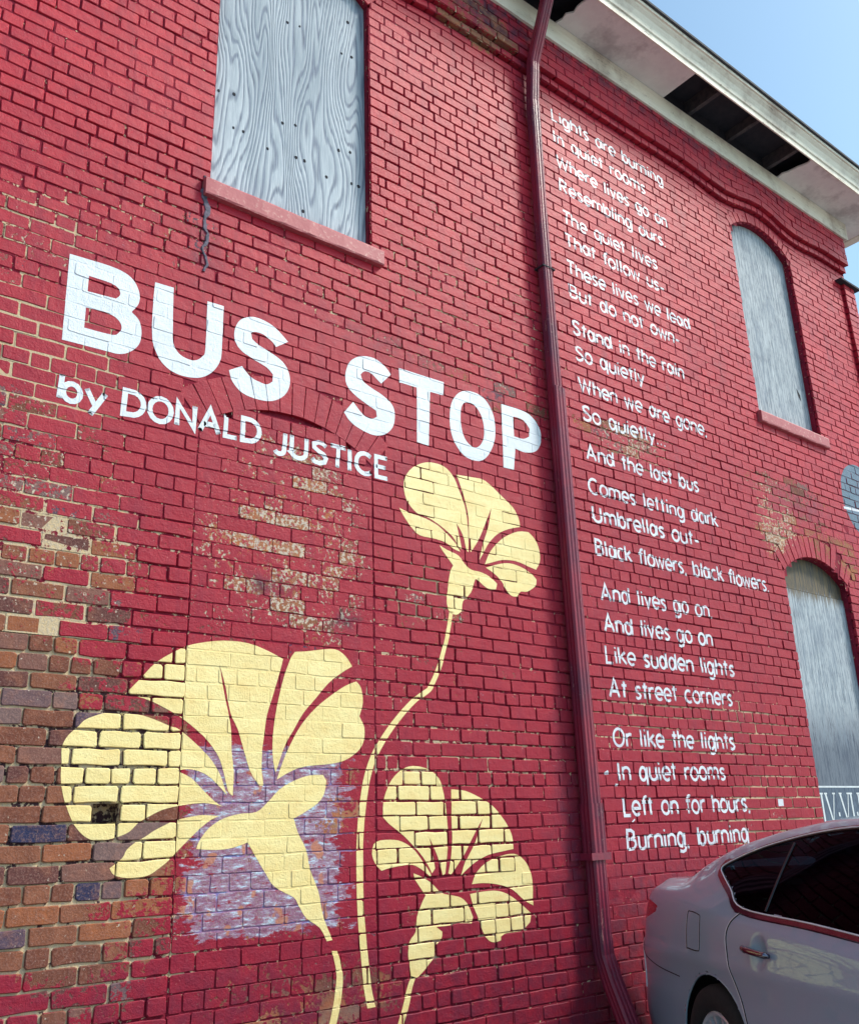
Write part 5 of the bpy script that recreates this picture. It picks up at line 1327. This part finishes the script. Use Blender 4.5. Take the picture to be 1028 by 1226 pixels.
# close both ends
for i, key in ((0, ('bumper', 0)), (NSt - 1, ('bumper_front', 0))):
    g = groups[key]
    ring = [(POS[i, j][0] - 1.13, -POS[i, j][1], POS[i, j][2]) for j in range(NV + 1)] + [(POS[i, j][0] - 1.13, POS[i, j][1], POS[i, j][2]) for j in range(NV - 1, -1, -1)]
    k = len(g['V']); g['V'] += ring; g['F'].append(tuple(k + a for a in (range(len(ring)) if i else range(len(ring) - 1, -1, -1))))
car = empty("parked_car", (CAR_X, CAR_Y, 0.0))
car.rotation_euler = (0, 0, CAR_YAW)
car["label"] = "grey metallic sedan parked with its tail close to the red wall"
car["category"] = "car"
MATS = dict(body='car', rear_door='car', front_door='car', bumper='car', bumper_front='car', trunk_lid='car', hood='car', side_window='glass', rear_window='glass', windshield='glass', taillight='tail', taillight_lower='tail', headlight='head')
NAMES = dict(rear_door='door', front_door='door', bumper_front='bumper', taillight_lower='taillight')
CP = {}
for (key, side), g in groups.items():
    CP[key, side] = mesh_obj(NAMES.get(key, key), g['V'], g['F'], M[MATS[key]], car, smooth=True)
body = CP['body', 0]
def on(s, z, side, lift=0.0):
    n = fnormal(s, z); p = Vector((s, flank(s, z), z)) + n * lift
    return (p.x - 1.13 + 0.16 * max(0.0, min(1.0, (z - 0.50) / 0.6)) * math.exp(-(s / 0.22) ** 2), p.y * side, p.z)
def line_tube(path, r, side, lift, closed=False, n=6):
    mb = MB(); mb.tube([on(s, z, side, lift) for s, z in path], r, n, closed); return mb
def ribbon(path, wid, side, lift, closed=True, both=True):
    """flat strip hugging the flank just outside a closed outline"""
    mb = MB(); n = len(path); V_ = []
    ar = sum(path[i][0] * path[(i + 1) % n][1] - path[(i + 1) % n][0] * path[i][1] for i in range(n)) if closed else 1
    sg = -1 if ar > 0 else 1
    for i in range(n):
        a = path[i - 1] if (closed or i) else path[i]; b = path[(i + 1) % n] if (closed or i < n - 1) else path[i]
        dx, dy = b[0] - a[0], b[1] - a[1]; L = math.hypot(dx, dy) or 1
        nx, ny = -dy / L * sg, dx / L * sg
        w_ = wid(path[i]) if callable(wid) else wid
        for o_, l_ in ((-.004, lift - .004), (0, lift), (w_, lift), (w_ + .004, lift - .006)):
            V_.append(on(path[i][0] + nx * o_, path[i][1] + ny * o_, side, l_))
    F_ = []
    for i in range(n if closed else n - 1):
        j = (i + 1) % n
        for k in range(3): F_.append((i * 4 + k, j * 4 + k, j * 4 + k + 1, i * 4 + k + 1))
    mb.add(V_, F_); return mb
for side in (-1, 1):
    trimw = lambda p: .020 if (p[1] < 1.06 and p[0] > 1.4) else (.026 if p[0] < 1.42 and p[1] < 1.24 else .009)
    ribbon(WIN, trimw, side, .006).build("window_trim", M['chrome'], CP['side_window', side], smooth=False)
    line_tube(WIN, .0032, side, .0075, True).build("trim_highlight", M['edge'], CP['side_window', side], smooth=True)  # bright glint of the trim's rim, put in as pale colour
    line_tube(WIN, .006, side, .001, True).build("window_seal", M['black_plastic'], CP['side_window', side], smooth=True)
    mb = MB(); mb.tube([on(1.62, z, side, -.004) for z in np.linspace(1.055, 1.335, 8)], .010, 6); mb.build("window_divider", M['black_plastic'], CP['side_window', side])
    mb = MB()
    for a, b in ((2.40, 2.47),):
        pts = [(a, 1.02), (b, 1.02), (b - .015, 1.385), (a - .02, 1.388)]
        mb.add([on(s, z, side, .002) for s, z in pts], [(0, 1, 2, 3)] if side == -1 else [(3, 2, 1, 0)])
    mb.build("window_pillar", M['black_plastic'], CP['side_window', side])
    for path, par in ((CUT_R, 'rear_door'), (CUT_B, 'front_door'), (CUT_F, 'front_door')):
        line_tube(path, .0038, side, -.0005).build("door_gap", M['gap'], CP[par, side])
        line_tube([(s - .0065, z) for s, z in path], .0042, side, -.0006, n=8).build("door_edge_highlight", M['edge'], CP[par, side], smooth=True)  # highlight on the door edge, drawn as a pale tube
    # handles: a dished cup and a bar with a bright strip
    for hs in (1.63, 2.72):
        par = CP['rear_door' if hs < 2 else 'front_door', side]
        hz = .895 if hs < 2 else .885
        mb = MB(); pts = []; rr = []
        for k in range(13):
            u = k / 12; pts.append(on(hs - .115 + .225 * u, hz + .004 - .010 * u, side, .010 + .030 * math.sin(math.pi * min(1, max(0, u))) ** .5)); rr.append(.0135 if .06 < u < .94 else .009)
        mb.tube(pts, rr, 10); mb.build("door_handle", M['handle'] if 'handle' in M else M['chrome'], par, smooth=True)
        mb = MB(); mb.tube([pts[3], tuple(0.5 * (a + b) for a, b in zip(pts[3], pts[4]))], .0150, 10); mb.build("handle_ring", M['chrome'], par, smooth=True)
line_tube(FUEL, .0030, -1, -.0003, True).build("fuel_door_gap", M['gap'], body)
line_tube([(s - .0045, z) for s, z in FUEL], .0024, -1, -.0004, True, 8).build("fuel_door_highlight", M['edge'], body, smooth=True)  # painted highlight line around the fuel door
# seam between bumper and quarter panel
for side in (-1, 1):
    line_tube(spline([(.12, .80), (.20, .74), (.45, .70), (.74, .685)], 5, False), .003, side, -.0005).build("bumper_gap", M['gap'], body)
    line_tube(spline([(.105, .815), (.13, .73), (.165, .64), (.19, .56)], 5, False), .0035, side, .0015, n=8).build("bumper_highlight", M['edge'], body, smooth=True)  # white reflection line on the bumper, made as a pale tube
# wheel arches and wheels
for (cs, cz) in WHEELS:
    for side in (-1, 1):
        N = 28; V_ = []; F_ = []
        for k in range(N + 1):
            a = math.radians(-28 + 236 * k / N)
            s = cs + RA * math.cos(a); z = cz + RA * math.sin(a)
            zq = max(z, ZB(s) + .01)
            h = flank(s, zq)
            V_ += [(s - 1.13, h * side, zq), (s - 1.13 + .012 * math.cos(a), (h - .028) * side, zq + .012 * math.sin(a)), (s - 1.13 + .03 * math.cos(a), (h - .06) * side, zq + .03 * math.sin(a)), (s - 1.13 + .03 * math.cos(a), .52 * side, zq + .03 * math.sin(a))]
        for k in range(N):
            for q in range(3): F_.append((k * 4 + q, (k + 1) * 4 + q, (k + 1) * 4 + q + 1, k * 4 + q + 1))
        b0 = len(V_)
        V_ += [(cs - 1.13, .52 * side, cz)]
        for k in range(N): F_.append((k * 4 + 3, (k + 1) * 4 + 3, b0))
        mesh_obj("wheel_arch", V_, F_, M['black_plastic'], body, smooth=False)
        arcp = []
        for k in range(N + 1):
            a = math.radians(-20 + 220 * k / N); s = cs + RA * math.cos(a); z = max(cz + RA * math.sin(a), ZB(s) + .01)
            arcp.append((s, z))
        line_tube(arcp, .006, side, -.004, n=8).build("arch_lip", M['car'], body, smooth=True)
        wh = empty("wheel", (cs - 1.13, .80 * side, cz), car)
        wh.scale = (1.047, 1.0, 1.047)
        R = .334; prof = [(.218, -.085), (.225, .085), (.235, .098), (.27, .106), (.305, .102), (.325, .088), (R, .062), (R, -.062), (.325, -.088), (.27, -.10)]
        V_ = []; F_ = []; n = len(prof); K = 48
        for k in range(K):
            a = 2 * math.pi * k / K
            for r, y in prof: V_.append((r * math.cos(a), y * side, r * math.sin(a)))
        for k in range(K):
            for q in range(n): F_.append((k * n + q, ((k + 1) % K) * n + q, ((k + 1) % K) * n + (q + 1) % n, k * n + (q + 1) % n))
        mesh_obj("tyre", V_, F_, M['rubber'], wh, smooth=True)
        mb = MB(); prof = [(.224, .084), (.216, .092), (.206, .086), (.198, .05), (.194, -.06)]
        V_ = []; F_ = []; n = len(prof)
        for k in range(K):
            a = 2 * math.pi * k / K
            for r, y in prof: V_.append((r * math.cos(a), y * side, r * math.sin(a)))
        for k in range(K):
            for q in range(n - 1): F_.append((k * n + q, ((k + 1) % K) * n + q, ((k + 1) % K) * n + q + 1, k * n + q + 1))
        mb.add(V_, F_)
        for k in range(9):
            a = 2 * math.pi * k / 9 + .25
            ca, sa = math.cos(a), math.sin(a)
            for off in (-1, 1):
                o1 = .022 * off; o2 = .040 * off
                pts = [(.035, o1 - .010, .055), (.035, o1 + .010, .055), (.205, o2 + .010, .078), (.205, o2 - .010, .078), (.035, o1 - .010, .025), (.035, o1 + .010, .025), (.205, o2 + .010, .05), (.205, o2 - .010, .05)]
                mb.add([(r * ca - t * sa, y * side, r * sa + t * ca) for r, t, y in pts], [(0, 1, 2, 3), (4, 7, 6, 5), (0, 4, 5, 1), (1, 5, 6, 2), (2, 6, 7, 3), (3, 7, 4, 0)])
        mb.add([(.05 * math.cos(2 * math.pi * k / 16), .062 * side, .05 * math.sin(2 * math.pi * k / 16)) for k in range(16)] + [(.055 * math.cos(2 * math.pi * k / 16), .02 * side, .055 * math.sin(2 * math.pi * k / 16)) for k in range(16)], [tuple(range(16))] + [(k, 16 + k, 16 + (k + 1) % 16, (k + 1) % 16) for k in range(16)])
        mb.build("rim", M['alloy'], wh)
        mb = MB(); mb.add([(.195 * math.cos(2 * math.pi * k / 24), -.02 * side, .195 * math.sin(2 * math.pi * k / 24)) for k in range(24)], [tuple(range(24))]); mb.build("brake_disc", M['black_plastic'], wh)
# underbody, cabin tub and seats
mb = MB(); mb.box(.2 - 1.13, 4.6 - 1.13, -.50, .50, .20, .42); mb.box(1.0, 2.45, -.82, .82, .20, .30); mb.build("underbody", M['black_plastic'], body)
mb = MB(); mb.box(.75 - 1.13, 1.20 - 1.13, -.66, .66, .9, 1.10); mb.box(3.55 - 1.13, 3.75 - 1.13, -.7, .7, .7, .95); mb.build("cabin_shelf", M['seat'], body)
def seat_mesh(x, y, w, hr=True):
    mb = MB()
    def slab(x0, x1, z0, z1, yy, ww, lean):
        N = 8; V_ = []; F_ = []
        for k in range(N + 1):
            t = k / N; ox = -lean * t; e = .06 * abs(2 * t - 1) ** 6
            for (a, b) in ((x0 + e, -ww + e), (x1 - e, -ww + .03 + e), (x1 + .02 - e, 0), (x1 - e, ww - .03 - e), (x0 + e, ww - e)):
                V_.append((a + ox, yy + b, z0 + (z1 - z0) * t))
        for k in range(N):
            for q in range(5): F_.append((k * 5 + q, (k + 1) * 5 + q, (k + 1) * 5 + (q + 1) % 5, k * 5 + (q + 1) % 5))
        F_ += [tuple(range(5))[::-1], tuple(N * 5 + q for q in range(5))]
        mb.add(V_, F_)
    slab(x, x + .5, .36, .54, y, w, .0)
    slab(x - .04, x + .10, .5, 1.12, y, w * .95, .16)
    if hr: slab(x - .19, x - .09, 1.13, 1.33, y, .13, .03)
    return mb
for y in (-.37, .37): seat_mesh(2.05, y, .25).build("seat", M['seat'], body, smooth=True)
for y in (-.40, .40): seat_mesh(1.0, y, .34).build("seat", M['seat'], body, smooth=True)
# door mirrors and licence plate plate-holder
for side in (-1, 1):
    mb = MB(); N = 10; V_ = []; F_ = []
    for k in range(N + 1):
        t = k / N; r = math.sin(math.pi * (t * .86 + .07)) ** .5
        for q in range(10):
            a = 2 * math.pi * q / 10
            V_.append((3.30 - 1.13 + .06 * math.cos(a) * r + .03, (.93 + .19 * t) * side, 1.02 + .07 * math.sin(a) * r))
    for k in range(N):
        for q in range(10): F_.append((k * 10 + q, k * 10 + (q + 1) % 10, (k + 1) * 10 + (q + 1) % 10, (k + 1) * 10 + q))
    F_ += [tuple(range(10)), tuple(N * 10 + q for q in range(10))]
    mb.add(V_, F_); mb.tube([(3.34 - 1.13, .86 * side, .97), (3.33 - 1.13, .94 * side, 1.0)], .02); mb.build("mirror", M['car'], CP['front_door', side], smooth=True)
mb = MB(); mb.box(-1.145, -1.125, -.16, .16, .80, .95); mb.build("number_plate", simple("pale_plate", (.6, .6, .58), bump=0), body)
